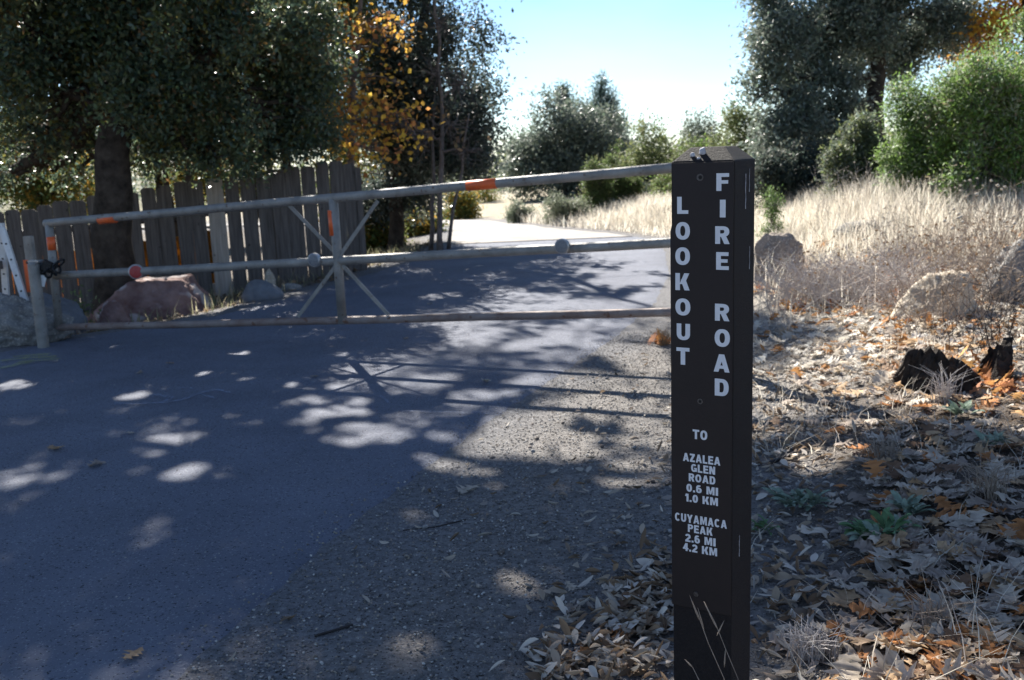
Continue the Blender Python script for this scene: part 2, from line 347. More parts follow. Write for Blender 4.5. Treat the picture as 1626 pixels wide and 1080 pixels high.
def glyph_strokes(c):
    S, Tt = .27, .21; out = []; W = {'I': .30, 'M': 1.0, 'E': .70, 'F': .68, 'L': .66, 'T': .78, '.': .26, '1': .46, ' ': .32, 'K': .84, 'A': .88, 'Y': .84, 'Z': .72, 'N': .82, 'O': .84, 'C': .80, 'G': .82}.get(c, .78 if c.isalpha() else .70)
    def r(x0, y0, x1, y1): out.append([(x0, y0), (x1, y0), (x1, y1), (x0, y1)])
    def p(x0, y0, x1, y1, sw=S): out.append([(x0, y0), (x0 + sw, y0), (x1 + sw, y1), (x1, y1)])
    def a(cx, cy, rx, ry, d0, d1, sx=S, sy=Tt, n=20):
        o = []; q = []
        for i in range(n + 1):
            t = R(d0 + (d1 - d0) * i / n); f = lambda z: math.copysign(abs(z) ** .88, z)
            o.append((cx + rx * f(math.cos(t)), cy + ry * f(math.sin(t)))); q.append((cx + max(rx - sx, .01) * f(math.cos(t)), cy + max(ry - sy, .01) * f(math.sin(t))))
        for i in range(n): out.append([o[i], o[i + 1], q[i + 1], q[i]])
    if c == 'I': r(0, 0, W, 1)
    elif c == 'L': r(0, 0, S, 1); r(S, 0, W, Tt)
    elif c in 'EF':
        r(0, 0, S, 1); r(S, 1 - Tt, W, 1); r(S, .41, W - .05, .41 + Tt * .92)
        if c == 'E': r(S, 0, W + .02, Tt)
    elif c == 'T': r(0, 1 - Tt, W, 1); r(W / 2 - S / 2, 0, W / 2 + S / 2, 1 - Tt)
    elif c in 'O0': a(W / 2, .5, W / 2, .5, 0, 360, n=36)
    elif c == 'U': r(0, .4, S, 1); r(W - S, .4, W, 1); a(W / 2, .4, W / 2, .4, 180, 360)
    elif c == 'D': r(0, 0, S, 1); r(S, 1 - Tt, W * .5, 1); r(S, 0, W * .5, Tt); a(W * .5, .5, W * .5, .5, -90, 90)
    elif c in 'RP':
        b = .40; r(0, 0, S, 1); r(S, 1 - Tt, W * .52, 1); r(S, b, W * .52, b + Tt * .9); cy = (1 + b) / 2; a(W * .52, cy, W * .46, (1 - b) / 2, -90, 90, sy=Tt * .95)
        if c == 'R': p(W - S * 1.04, 0, W * .40, b + .02, S * 1.08)
    elif c == 'K': r(0, 0, S, 1); p(S * .9, .36, W - S * 1.15, 1, S * 1.1); p(W - S * 1.1, 0, S * 1.15, .62, S * 1.12)
    elif c == 'A': p(0, 0, W / 2 - S * .55, 1, S * .98); p(W - S * .98, 0, W / 2 - S * .45, 1, S * .98); r(W * .28, .19, W * .72, .19 + Tt * .85)
    elif c == 'N': r(0, 0, S, 1); r(W - S, 0, W, 1); p(W - S * 1.15, 0, 0, 1, S * 1.15)
    elif c == 'M': q = S * .92; r(0, 0, q, 1); r(W - q, 0, W, 1); p(W / 2 - q * .42, .06, q * .55, 1, q * .8); p(W / 2 - q * .42, .06, W - q * 1.35, 1, q * .8)
    elif c == 'Y': r(W / 2 - S / 2, 0, W / 2 + S / 2, .48); p(W / 2 - S / 2, .38, 0, 1, S); p(W / 2 - S / 2, .38, W - S, 1, S)
    elif c == 'Z': r(0, 1 - Tt, W, 1); r(0, 0, W, Tt); p(0, Tt * .9, W - S * 1.25, 1 - Tt * .9, S * 1.25)
    elif c in 'CG':
        a(W / 2, .5, W / 2, .5, 42, 318)
        if c == 'G': r(W * .52, .34, W, .34 + Tt * .9); r(W - S * .9, .04, W, .36)
    elif c == '1': r(W - S, 0, W, 1); p(0, .68, W - S * 1.3, 1, S * 1.2)
    elif c == '2': a(W / 2, .68, W / 2, .32, -25, 170); r(0, 0, W, Tt); p(0, Tt * .9, W - S * 1.2, .58, S * 1.3)
    elif c == '4': r(W - S * 1.25, 0, W - S * .28, 1); r(0, .22, W + .04, .22 + Tt * .9); p(0, .3, W - S * 1.35, 1, S * .9)
    elif c == '6': a(W / 2, .34, W / 2, .34, 0, 360, n=30, sy=Tt * .9); a(W / 2 + .02, .6, W / 2 + .02, .40, 55, 190)
    elif c == '.': r(0, 0, W, .25)
    return out, W
def glyph(body, offs=0):
    V = []; Fs = []; x = 0; k = 0
    for c in body:
        st, W = glyph_strokes(c) if c != ' ' else ([], .34)
        for q in st:
            b = len(V); n = len(q); d = .6 + .012 * (k % 30); k += 1
            V += [(x + px, py, 0) for px, py in q] + [(x + px, py, d) for px, py in q]
            Fs += [tuple(range(b, b + n))[::-1], tuple(range(b + n, b + 2 * n))] + [(b + i, b + (i + 1) % n, b + n + (i + 1) % n, b + n + i) for i in range(n)]
        x += W + .13
    me = bpy.data.meshes.new('lettering'); me.from_pydata(V, [], Fs)
    bm = bmesh.new(); bm.from_mesh(me); bmesh.ops.recalc_face_normals(bm, faces=bm.faces); bm.to_mesh(me); bm.free()
    a = np.empty(len(me.vertices) * 3); me.vertices.foreach_get('co', a); return me, a.reshape(-1, 3)
def put_text(name, body, u0, u1, v0, v1, label=None, offs=.035):
    me, a = glyph(body, offs); lo, hi = a.min(0), a.max(0)
    (x0, zz1), (x1, _) = face_xy(u0, (v0 + v1) / 2), face_xy(u1, (v0 + v1) / 2)
    um = (u0 + u1) / 2; z1 = face_xy(um, v0)[1]; z0 = face_xy(um, v1)[1]
    b = np.empty_like(a)
    b[:, 0] = x0 + (a[:, 0] - lo[0]) / (hi[0] - lo[0]) * (x1 - x0)
    b[:, 2] = z0 + (a[:, 1] - lo[1]) / (hi[1] - lo[1]) * (z1 - z0)
    b[:, 1] = PLT - .0004 + (a[:, 2] - lo[2]) / (hi[2] - lo[2]) * -.0003 + .0003
    me.vertices.foreach_set('co', b.ravel()); me.update(); me.materials.clear()
    return link(name, me, M_letter, post)
for ch_, u0, u1, v0, v1 in [('F', 1128, 1148, 275, 303), ('I', 1134, 1143, 317, 345), ('R', 1127, 1150, 359, 387), ('E', 1129, 1149, 400, 428), ('R', 1128, 1151, 482, 509), ('O', 1128, 1152, 522, 550), ('A', 1127, 1152, 562, 590), ('D', 1129, 1151, 601, 628),
                            ('L', 1066.5, 1084, 313, 340), ('O', 1064.5, 1087, 353, 381), ('O', 1064.5, 1087.5, 393, 421), ('K', 1065, 1087.5, 434, 461), ('O', 1065.5, 1089, 474, 501), ('U', 1068, 1089, 514, 540), ('T', 1068, 1088.5, 552, 579)]:
    put_text('letter', ch_, u0, u1, v0, v1, offs=.05)
for body, uc, vc, wd, h in [('TO', 1106.5, 690, 23, 15), ('AZALEA', 1109.5, 728.5, 59, 13), ('GLEN', 1112, 744.5, 38, 12.5), ('ROAD', 1110.5, 760, 42, 12.5), ('0.6 MI', 1111, 777, 50, 12.5), ('1.0 KM', 1110, 793, 52, 12.5),
                            ('CUYAMACA', 1109.5, 826, 82, 13), ('PEAK', 1108.5, 841, 39, 12.5), ('2.6 MI', 1109, 857, 48, 12.5), ('4.2 KM', 1108.5, 872, 54, 12.5)]:
    put_text('lettering', body, uc - wd / 2, uc + wd / 2, vc - h / 2, vc + h / 2, offs=.04)
def disc(name, u, v, r, m, d=.001, parent=post):
    x, z = face_xy(u, v); b = MB(); n = 16
    b.tube([(x, PLT + .001, z), (x, PLT - d, z)], [r, r * .85], n); return b.build(name, m, parent)
disc('screw_hole', 1102, 282, .0085, M_screw, .0007); disc('screw_head', 1102.5, 282, .005, M_hole, .0011)
disc('screw_hole', 1106, 637, .007, M_screw, .0007); disc('screw_head', 1106, 637, .0038, M_hole, .0011)
disc('screw_head', 1103, 943, .0065, M_screw, .002)
def blob(name, c, r, m, parent, flat=(1, 1, 1), seed=0, sub=2):
    bm = bmesh.new(); bmesh.ops.create_icosphere(bm, subdivisions=sub, radius=1)
    for v in bm.verts:
        k = 1 + .45 * noise.noise(v.co * 1.7 + Vector((seed * 3.1, 0, 0))); v.co = Vector((v.co.x * r * flat[0] * k, v.co.y * r * flat[1] * k, v.co.z * r * flat[2] * k)) + Vector(c)
    me = bpy.data.meshes.new(name); bm.to_mesh(me); bm.free(); return link(name, me, m, parent, True)
blob('bird_dropping', (-.027, -HW + .012, T - .016), .007, M_drop, post, (.9, .35, .7), 1)
blob('bird_dropping', (-.006, -HW + .017, T - .010), .010, M_drop, post, (.8, .45, .9), 2)
blob('bird_dropping', (-.011, -HW + .007, T - .024), .005, M_drop, post, (.9, .5, .7), 3)
for y, z0, z1, r in [(.004, T - .06, T - .135, .0012), (.03, T - .05, T - .10, .0007), (.036, T - .22, T - .27, .0008), (-.02, .47, .42, .0009)]:
    b = MB(); n = 7; b.tube([(HW + .0002, y + .0012 * math.sin(i * 1.7), z0 + (z1 - z0) * i / n) for i in range(n + 1)], [r * (.5 + .5 * abs(math.sin(i * 2.1 + 1))) for i in range(n)] + [r * 1.2], 6)
    b.build('drip_streak', M_drop, post)

# ------------------------------------------------------------------ gate
GA = np.array([-3.78, 8.2, 0]); GB = np.array([.98, 6.25, 0]); gd = (GB - GA) / np.linalg.norm(GB - GA); gn = np.array([gd[1], -gd[0], 0])
if gn[1] > 0: gn = -gn
def gp(u, v, o=0.0): return on_plane(u, v, GA + gn * o, gn)
gate = empty('pipe_gate', tuple(gp(95, 520) * np.array([1, 1, 0])), 'long grey three-rail pipe gate closed across the asphalt road', 'gate')
def gpart(b, name, m, parent=None, **k): return shift(b.build(name, m, **k), gate) if parent is None else b.build(name, m, **k)
uR = 1128
def rail(p0, p1, r, m, n=16, name='rail'):
    a, c = gp(*p0), gp(*p1); L = np.linalg.norm(c - a); N = 18
    P = [a + (c - a) * i / N + np.array([0, 0, .0015 * math.sin(i * 1.1)]) * (1 if 0 < i < N else 0) for i in range(N + 1)]
    return gpart(MB().tube(P, r, n), name, m, smooth=True)
rail((72, 355), (uR, 261), .0315, M_steel); rail((88, 438), (uR, 382), .0315, M_steel); rail((93, 520), (uR, 494), .0285, M_rusty)
gpart(MB().tube([gp(77, 352), gp(94, 519)], .031, 14), 'end_upright', M_steel, smooth=True)
gpart(MB().tube([gp(529, 316), gp(544, 514)], .033, 14), 'middle_upright', M_steel, smooth=True)
def strap(u0, v0, u1, v1):
    a, c = Vector(gp(u0, v0, .004)), Vector(gp(u1, v1, .004)); t = (c - a); L = t.length; t.normalize(); n = Vector(gn); s = t.cross(n)
    rot = Matrix((t, s, n)).transposed(); gpart(MB().box((a + c) / 2, (L, .027, .008), rot), 'brace', M_steel, bevel=.002)
strap(533, 402, 458, 325); strap(541, 404, 600, 319); strap(532, 424, 473, 503); strap(544, 421, 617, 500)
for nm, u, v in [('e', 1122, 262), ('e', 1122, 383), ('e', 1122, 495)]:
    gpart(MB().tube([gp(uR - 4, v - 8), gp(uR - 4, v + 8)], .05, 12), 'hinge_sleeve', M_steel, smooth=True)
def tape(u0, v0, u1, v1, r):
    a, c = gp(u0, v0), gp(u1, v1); gpart(MB().tube([a, c], r, 16), 'orange_tape', M_orange, smooth=True)
tape(158, 349.2, 184, 346.8, .0335); tape(742, 295.4, 789, 291.2, .0335); tape(80, 376, 82.5, 397, .0328); tape(527.8, 334, 531.2, 374, .035)
def reflector(u, v, m, yaw=0, r=.055):
    c = Vector(gp(u, v, .034)); n = Vector(gn); n.rotate(Matrix.Rotation(yaw, 3, 'Z'))
    rim = MB().tube([c - n * .012, c + n * .012, c + n * .018], [r, r, r * .86], 24).build('reflector', M_chrome, smooth=False); shift(rim, gate)
    P = [c + n * .0185, c + n * .022, c + n * .024]; le = MB().tube(P, [r * .84, r * .6, r * .15], 24).build('lens', m); le.parent = rim; le.matrix_parent_inverse = rim.matrix_parent_inverse.copy() if False else Matrix.Identity(4)
reflector(499.5, 413, M_lens, r=.05); reflector(893, 391, M_lens, r=.05); reflector(216, 431.5, M_red, yaw=R(40), r=.058)

# posts, chain, lock at the latch end
def gpost(name, u0, v0, u1, v1, r, label, cat, off=0.0, square=False, m=M_steel):
    top = gp(u0, v0, off); bot = gp(u1, v1, off); bot[2] = min(bot[2], float(gz(bot[0], bot[1]))) - .12
    e = empty(name, (bot[0], bot[1], bot[2] + .12), label, cat)
    b = MB()
    if square: b.box((top + bot) / 2, (r * 2, r * .8, top[2] - bot[2]), Matrix.Rotation(math.atan2(gd[1], gd[0]), 3, 'Z'))
    else: b.tube([bot, top], r, 16)
    shift(b.build('post_shaft', m), e); return e, top, bot
e, top, bot = gpost('latch_post', 53, 420, 70, 557, .045, 'short grey pipe post at the chained end of the gate', 'post', .18)
shift(MB().tube([top, top + np.array([0, 0, .02])], [.046, .03], 16).build('post_cap', M_steel), e)
e, top2, _ = gpost('marker_post', 49, 375, 62, 545, .045, 'flat grey marker post with orange tape behind the latch post', 'post', -.35, True)
tb = MB().box(gp(47, 438, -.35) + gn * .021, (.055, .006, .28), Matrix.Rotation(math.atan2(gd[1], gd[0]), 3, 'Z')); shift(tb.build('orange_tape', M_orange), e)
hb = gp(1124, 500); hp = empty('hinge_post', (hb[0], hb[1], gz(hb[0], hb[1])), 'stout grey pipe hinge post of the gate behind the sign post', 'post')
hb2 = gp(1132, 500)
shift(MB().tube([(hb2[0], hb2[1], -.2), (hb2[0], hb2[1], 1.27)], .055, 16).build('post_shaft', M_steel, smooth=False), hp)
shift(MB().tube([(hb2[0], hb2[1], 1.27), (hb2[0], hb2[1], 1.29)], [.056, .03], 16).build('post_cap', M_steel), hp)
cr_ = gp(75, 424, .06); chn = empty('gate_chain', tuple(gp(72, 430, .1)), 'dark chain and lock tying the gate to its latch post', 'chain')
def ring(b, c, r, rr, ax, n=12, st=1.5):
    ax = Vector(ax).normalized(); a = ax.orthogonal().normalized(); d = ax.cross(a); P = [Vector(c) + a * math.cos(2 * math.pi * i / n) * r * st + d * math.sin(2 * math.pi * i / n) * r for i in range(n + 1)]
    b.tube(P, rr, 6, cap=False)
for i in range(13):
    u = 52 + 42 * i / 12; v = 421 + 10 * math.sin(i / 12 * math.pi) + (3 if i % 2 else -3); b = MB()
    ring(b, gp(u, v, .10 + .03 * math.sin(i * 1.3)), .030, .0095, (math.sin(i * 1.5), .4, math.cos(i * 1.5))); shift(b.build('chain_link', M_black, smooth=True), chn)
shift(MB().box(gp(75, 423, .12), (.075, .045, .085), Matrix.Rotation(.5, 3, 'Y')).build('lock_body', M_black, bevel=.008), chn)
shift(MB().box(gp(56, 415, .16), (.10, .06, .018), Matrix.Rotation(-.3, 3, 'Z')).build('hasp', M_chrome, bevel=.003), chn)
shift(MB().box(gp(68, 446, .15), (.045, .006, .09), Matrix.Rotation(.35, 3, 'Y')).build('tag', M_white, bevel=.001), chn)

# ------------------------------------------------------------------ white A-frame stand by the left boulder
def aframe():
    y = 8.75; topp = at_y(3, 362, y); e = empty('folding_stand', (topp[0], y, -.15), 'white perforated A-frame stand leaning up beside the grey boulders', 'stand')
    def legm(p0, p1, nm='leg'):
        a, c = Vector(p0), Vector(p1); t = (c - a); L = t.length; t.normalize(); n = Vector((0, -1, 0)); s = t.cross(n).normalized(); rot = Matrix((t, s, n)).transposed()
        o = shift(MB().box((a + c) / 2, (L, .055, .03), rot).build(nm, M_white, bevel=.004), e)
        for i in range(7):
            p = a + (c - a) * (.12 + .12 * i); h = MB().tube([p - n * .005 + n * .012, p + n * .0165], .009, 10).build('bolt_hole', M_hole); h.parent = o
    for dx in (0, -1.1):
        tp = np.array([topp[0] + dx, y, topp[2]])
        legm(tp, (tp[0] + .27, y - .12, -.2)); legm(tp + np.array([-.03, .05, 0]), (tp[0] - .22, y + .3, -.2))
    shift(MB().box((topp[0] - .55, y - .03, .62), (1.05, .03, .07)).build('cross_bar', M_wood, bevel=.003), e)
    shift(MB().box((topp[0] - .55, y + .02, topp[2] + .01), (1.12, .05, .06)).build('top_bar', M_white, bevel=.004), e)
aframe()

# ------------------------------------------------------------------ plank fence
FA = at_y(0, 480, 11.7); FB = at_y(572, 430, 12.9); FA[2] = FB[2] = 0; fd = (FB - FA) / np.linalg.norm(FB - FA); fn = np.array([fd[1], -fd[0], 0])
fence = empty('plank_fence', (FB[0], FB[1], gz(FB[0], FB[1])), 'weathered grey dog-eared plank fence behind the oak trunk', 'fence')
def fp(u, v, o=0.0): return on_plane(u, v, FA + fn * o, fn)
tops_u = [-60, 20, 30, 56, 83, 108, 134, 211, 234, 253, 283, 306, 331, 353, 375, 446, 466, 488, 508, 528, 551]
tops_v = [346, 336, 333, 329, 324, 320, 316, 305, 301, 297, 292, 288, 284, 281, 279, 269, 265, 262, 259, 254, 262]
FLEN = float(np.dot(fp(566, 300) - FA, fd))
s = FLEN; i = 0; pale_done = False
while s > -1.6:
    wd = .172 + random.uniform(-.012, .010)
    if i == 0: wd = .15
    mid = s - wd / 2; P = FA + fd * mid
    uu = None
    # pixel column of this board at mid height
    d = np.array([P[0], P[1], .7]) - CAM; uu = 813 + FPX * np.dot(d, R_) / np.dot(d, F_)
    vt = float(np.interp(uu, tops_u, tops_v)) + random.uniform(-3, 3); zt_ = fp(uu, vt)[2]; zb_ = float(gz(P[0], P[1])) - .03 + random.uniform(0, .03)
    new = 312 < uu < 346 and not pale_done; pale_done |= new
    if new: wd = .2
    h = wd / 2; ce = .028 if not new else .02; th = .019; jit = random.uniform(-.006, .006); lean = random.uniform(-.004, .004)
    prof = [(-h, zb_), (h, zb_), (h + lean, zt_ - ce), (h - ce + lean, zt_), (-h + ce + lean, zt_), (-h + lean, zt_ - ce)]
    off = .012 if new else jit
    Vb = [P + fd * x + fn * (off + th / 2) + np.array([0, 0, z]) for x, z in prof] + [P + fd * x + fn * (off - th / 2) + np.array([0, 0, z]) for x, z in prof]; k = 6
    for q in Vb: pass
    b = MB().add(Vb, [tuple(range(k)), tuple(range(k, 2 * k))[::-1]] + [(a, (a + 1) % k, k + (a + 1) % k, k + a) for a in range(k)])
    shift(b.build('board', M_woodn if new else M_wood), fence)
    s -= wd + (.03 if any(abs(uu - 11 - q) < 11 for q in (105, 130, 205, 230, 277, 368)) else random.choice([.004, .005, .006, .008, .010, .014, .02])); i += 1
for hz in (.25, .95):
    a = FA - fd * 1.6; c = FA + fd * (FLEN - .02); za = float(gz(a[0], a[1])) + hz - .05; zc_ = float(gz(c[0], c[1])) + hz
    shift(MB().tube([a - fn * .035 + np.array([0, 0, za]), c - fn * .035 + np.array([0, 0, zc_])], .034, 4).build('fence_rail', M_wood), fence)
for sp in (FLEN + .03, FLEN - 2.4, FLEN - 4.8, FLEN - 7.0):
    P = FA + fd * sp - fn * (.09 if sp < FLEN else .02); zt_ = 1.3 if sp > FLEN else .95
    shift(MB().box((P[0], P[1], (zt_ - .5) / 2), (.075, .09, zt_ + .5), Matrix.Rotation(math.atan2(fd[1], fd[0]), 3, 'Z')).build('fence_post', M_wood, bevel=.004), fence)
# orange netting behind the boards
nb = FA - fn * .55; net = MB(); V = []; N = 40
for i in range(N + 1):
    P = nb + fd * (-1.2 + (FLEN - .6) * i / N) + fn * .03 * math.sin(i * .9); zg = float(gz(P[0], P[1])); V += [(P[0], P[1], zg + .17), (P[0], P[1], zg + .62 + .03 * math.sin(i * 1.7) + .25 * i / N)]
V2 = [(x - fn[0] * .004, y - fn[1] * .004, z) for x, y, z in V]; n2 = len(V)
Fs = [(2 * i, 2 * i + 2, 2 * i + 3, 2 * i + 1) for i in range(N)]
net.add(V + V2, Fs + [tuple(k + n2 for k in f)[::-1] for f in Fs])
ne = empty('barrier_netting', (nb[0], nb[1], gz(nb[0], nb[1])), 'orange barrier netting glimpsed through the gaps of the plank fence', 'barrier')
shift(net.build('mesh_sheet', M_net), ne)
for i in range(6):
    P = nb + fd * (-1.1 + (FLEN - .8) * i / 5) - fn * .04; zg = float(gz(P[0], P[1])); shift(MB().tube([(P[0], P[1], zg - .1), (P[0], P[1], zg + 1.0)], .014, 8).build('stake', M_wood), ne)

# ------------------------------------------------------------------ rocks
def rock(name, c, size, m, label, seed, nplanes=14, rotz=0, rough=.11, planes=None, sharp=14):
    rs = np.random.default_rng(seed); bm = bmesh.new(); bmesh.ops.create_icosphere(bm, subdivisions=5, radius=1)
    N = rs.normal(size=(nplanes, 3)); N[:, 2] = np.abs(N[:, 2]) * .7; N /= np.linalg.norm(N, axis=1)[:, None]; Hh = rs.uniform(.72, .98, nplanes)
    if planes is not None: N = np.array([p[:3] for p in planes], float); N /= np.linalg.norm(N, axis=1)[:, None]; Hh = np.array([p[3] for p in planes], float)
    for v in bm.verts:
        d = np.array(v.co); dn = np.maximum(N @ d, 1e-3); rad = Hh / dn; k = (np.sum(rad ** -sharp) + (1.05 if planes is None else 1.7) ** -sharp) ** (-1 / sharp)
        k *= 1 + rough * noise.noise(Vector(d * 3) + Vector((seed, 0, 0))) + rough * .5 * noise.noise(Vector(d * 8) + Vector((seed, 5, 0))) + rough * .35 * noise.noise(Vector(d * 17) + Vector((seed, 9, 0))) + rough * .2 * noise.noise(Vector(d * 37) + Vector((seed, 2, 0)))
        v.co = Vector((d[0] * k * size[0], d[1] * k * size[1], d[2] * k * size[2]))
    me = bpy.data.meshes.new(name); bm.to_mesh(me); bm.free(); o = link(name, me, m, None, True)
    o.location = [float(q) for q in c]; o.rotation_euler = (0, 0, rotz); return tag(o, label, 'rock')
def rock_px(name, u0, u1, vtop, vbase, m, label, seed, depth=.8, sink=.12, y=None, **k):
    um = (u0 + u1) / 2; g = on_ground(um, vbase) if y is None else np.append(at_y(um, vbase, y)[:2], 0)
    if y is not None: g[2] = float(gz(g[0], g[1]))
    sc_ = np.dot(g - CAM, F_) / FPX; w_ = (u1 - u0) * sc_ / 2; yc = g[1] + w_ * depth * .8; ztop = at_y(um, vtop, yc)[2]; h = ztop - g[2]
    return rock(name, (g[0], yc, g[2] + h * .35), (w_ * 1.08, w_ * depth, h * .69), m, label, seed, **k)
rock_px('boulder', -75, 84, 474, 558, M_rgrey, 'rough light grey boulder at the foot of the latch post', 6, .7, rough=.2, nplanes=9, y=8.15)
rock_px('boulder', 8, 122, 470, 520, M_rblue, 'smooth blue-grey boulder behind the rough light grey one', 8, .8, y=9.05)
gr = on_ground(232, 512); s_ = np.dot(gr - CAM, F_) / FPX
rock('boulder', (gr[0] - .06, gr[1] + .40, gr[2] + .12), (.54, .42, .33), M_rred, 'flat-topped red granite boulder in front of the plank fence', 21, planes=[(0, 0, 1, .80), (-.78, 0, .62, .74), (.93, 0, .36, .88), (.1, -.9, .42, .78), (-.3, -.9, .3, .86), (0, 1, .3, .9), (.6, -.7, .35, .88), (0, 0, -1, 1)], rough=.07, sharp=45)
rock_px('rock', 148, 200, 478, 512, M_rred, 'small reddish rock leaning on the red granite boulder', 5, .8, y=9.35)
rock_px('boulder', 376, 446, 440, 478, M_rblue, 'round blue-grey boulder by the pale fence board', 14, .8, rough=.03, sharp=5)
rock_px('rock', 304, 328, 472, 488, M_rgrey, 'small pale rock beside the red granite boulder', 15, .8)
rock_px('rock', 418, 436, 429, 446, M_rtan, 'small upright tan rock behind the round boulder', 16, .8, y=11.6)
rock_px('rock', 444, 476, 448, 462, M_rgrey, 'low grey rock in the litter beyond the round boulder', 17, .8)
rock_px('boulder', 1196, 1276, 364, 428, M_rbrn, 'rounded speckled tan boulder at the edge of the dry grass', 31, .7, rough=.12, y=9.6)
rock_px('boulder', 1466, 1568, 434, 530, M_rtan, 'blocky pale tan boulder in the sunlit leaf litter', 36, .75, rough=.10, y=6.9, planes=[(-.75, -.45, .55, .62), (.25, -.9, .2, .66), (.9, -.2, .15, .75), (0, 0, 1, .95), (-.1, .9, .2, .9), (.5, -.5, .6, .86), (0, 0, -1, 1)], sharp=18)
rock_px('boulder', 1578, 1700, 386, 512, M_rgrey, 'large pinkish grey boulder beside the blocky tan boulder', 41, .8, rough=.12, y=7.2)
rock_px('boulder', 1335, 1430, 350, 420, M_rgrey, 'weathered grey boulder half hidden in the dry brush', 44, .8, rough=.06, y=10.6)

# ------------------------------------------------------------------ leaves and trees
def noise_keep(P, scale, thr, seed):
    return np.array([noise.noise(Vector(p * scale) + Vector((seed * 7.3, 0, 0))) > thr for p in P])
DAP = []
for u, v, ru, rv in [(10, 765, 26, 20), (20, 800, 22, 12), (12, 880, 34, 15), (830, 915, 30, 12), (640, 1020, 30, 10), (262, 680, 40, 18), (330, 665, 30, 6), (420, 690, 40, 8), (180, 690, 16, 6), (520, 655, 40, 6), (470, 640, 30, 4), (640, 620, 50, 6), (540, 700, 30, 8), (720, 690, 40, 10), (440, 620, 30, 4), (250, 706, 34, 14), (368, 682, 38, 12), (185, 653, 24, 6), (292, 747, 20, 9), (232, 750, 18, 8), (255, 830, 26, 24), (198, 551, 20, 6), (18, 612, 20, 5), (640, 668, 42, 18), (575, 680, 30, 9), (690, 603, 40, 8), (700, 655, 30, 6), (575, 637, 14, 5), (760, 630, 32, 8), (600, 612, 12, 5), (495, 768, 24, 14), (600, 750, 24, 12),
        (830, 435, 80, 9), (1000, 440, 90, 16), (880, 418, 110, 9), (960, 482, 90, 9), (1040, 470, 40, 16), (700, 470, 30, 4), (1000, 530, 70, 24), (1040, 590, 40, 30), (1010, 640, 60, 30), (940, 452, 90, 10), (1010, 425, 60, 8), (860, 470, 60, 6), (760, 533, 55, 10), (855, 545, 70, 9), (930, 520, 90, 12), (1010, 500, 60, 14), (840, 607, 26, 7), (850, 640, 20, 6), (820, 690, 60, 18), (720, 745, 48, 20), (760, 720, 40, 16), (955, 690, 70, 16), (930, 650, 70, 10), (1000, 620, 60, 9), (900, 725, 50, 14), (1010, 755, 42, 20), (860, 785, 46, 14), (1000, 855, 62, 16), (860, 690, 120, 40), (980, 650, 90, 26), (940, 740, 80, 24), (760, 760, 60, 22), (1020, 700, 50, 40), (900, 600, 60, 12), (1000, 560, 60, 20), (920, 560, 60, 12), (800, 655, 40, 14), (950, 790, 40, 10), (700, 810, 34, 10),
        (1250, 660, 60, 9), (1330, 742, 60, 14), (1450, 650, 70, 10), (1400, 690, 50, 9), (1560, 690, 50, 10), (1480, 770, 36, 12), (1220, 690, 40, 10)]:
    a_, b_, c_ = on_z(u, v), on_z(u + ru, v), on_z(u, v - rv); DAP.append((a_[0], a_[1], abs(b_[0] - a_[0]), max(abs(c_[1] - a_[1]), .05)))
rd_ = np.random.default_rng(17)
for _ in range(45):
    a_ = on_z(rd_.uniform(0, 1050), 560 + 190 * rd_.uniform()); r_ = rd_.uniform(.02, .06); DAP.append((a_[0], a_[1], r_, r_ * 1.3))
SD = np.array(sdir)
def sunlit(P):           # leaves that would shade the sun flecks seen on the ground are left out of the crowns
    g = P - SD * ((P[:, 2] - .02) / SD[2])[:, None]; k = np.zeros(len(P), bool)
    X_, Y_ = g[:, 0], g[:, 1]; nz = 1.3 * wob(X_ * 1.6, Y_ * .9, 2.3) + 1.1 * wob(X_ + 3, Y_ * .7, 5.0); rnd = np.random.default_rng(len(P)).uniform(size=len(P))
    for i_, (x_, y_, rx_, ry_) in enumerate(DAP):
        q = ((X_ - x_) / (rx_ * 1.0 + .03)) ** 2 + ((Y_ - y_) / (ry_ * .95 + .04)) ** 2 + .95 * nz; k |= (q < 1.0) & (rnd > (0, .1, .25)[i_ % 3])
    return k & (P[:, 2] > 2.2)
def leaf_cloud(P, D, size, aspect, colors, spread=.1, per=12, rs=rng, fold=.25, jit=.25):
    """P twig tips (n,3), D outward directions; returns V,F,C of rhombic folded leaves"""
    n = len(P) * per; base = np.repeat(P, per, 0) + rs.normal(size=(n, 3)) * spread
    dirn = np.repeat(D, per, 0) * .6 + rs.normal(size=(n, 3)) * .7; dirn /= np.linalg.norm(dirn, axis=1)[:, None] + 1e-9
    rnd = rs.normal(size=(n, 3)); rnd[:, 2] += 1.0
    side = np.cross(dirn, rnd); side /= np.linalg.norm(side, axis=1)[:, None] + 1e-9; up = np.cross(side, dirn)
    L = (size * rs.uniform(.6, 1.3, n))[:, None]; W = L * aspect / 2
    v0 = base; v2 = base + dirn * L; mid = base + dirn * L * .45 - up * L * fold * .3
    v1 = mid + side * W + up * L * fold * .3; v3 = mid - side * W + up * L * fold * .3
    colors = np.asarray(colors, float); ci = colors[rs.integers(0, len(colors), len(P))]; c = np.repeat(ci, per, 0) * rs.uniform(1 - jit, 1 + jit, (n, 1)) * rs.uniform(.93, 1.07, (n, 3))
    kp = ~sunlit(base + dirn * L * .5); Q = np.stack([v0, v1, v2, v3], 1)[kp]; n = len(Q)
    return Q.reshape(-1, 3), np.arange(n * 4).reshape(n, 4), np.repeat(c[kp], 4, 0)
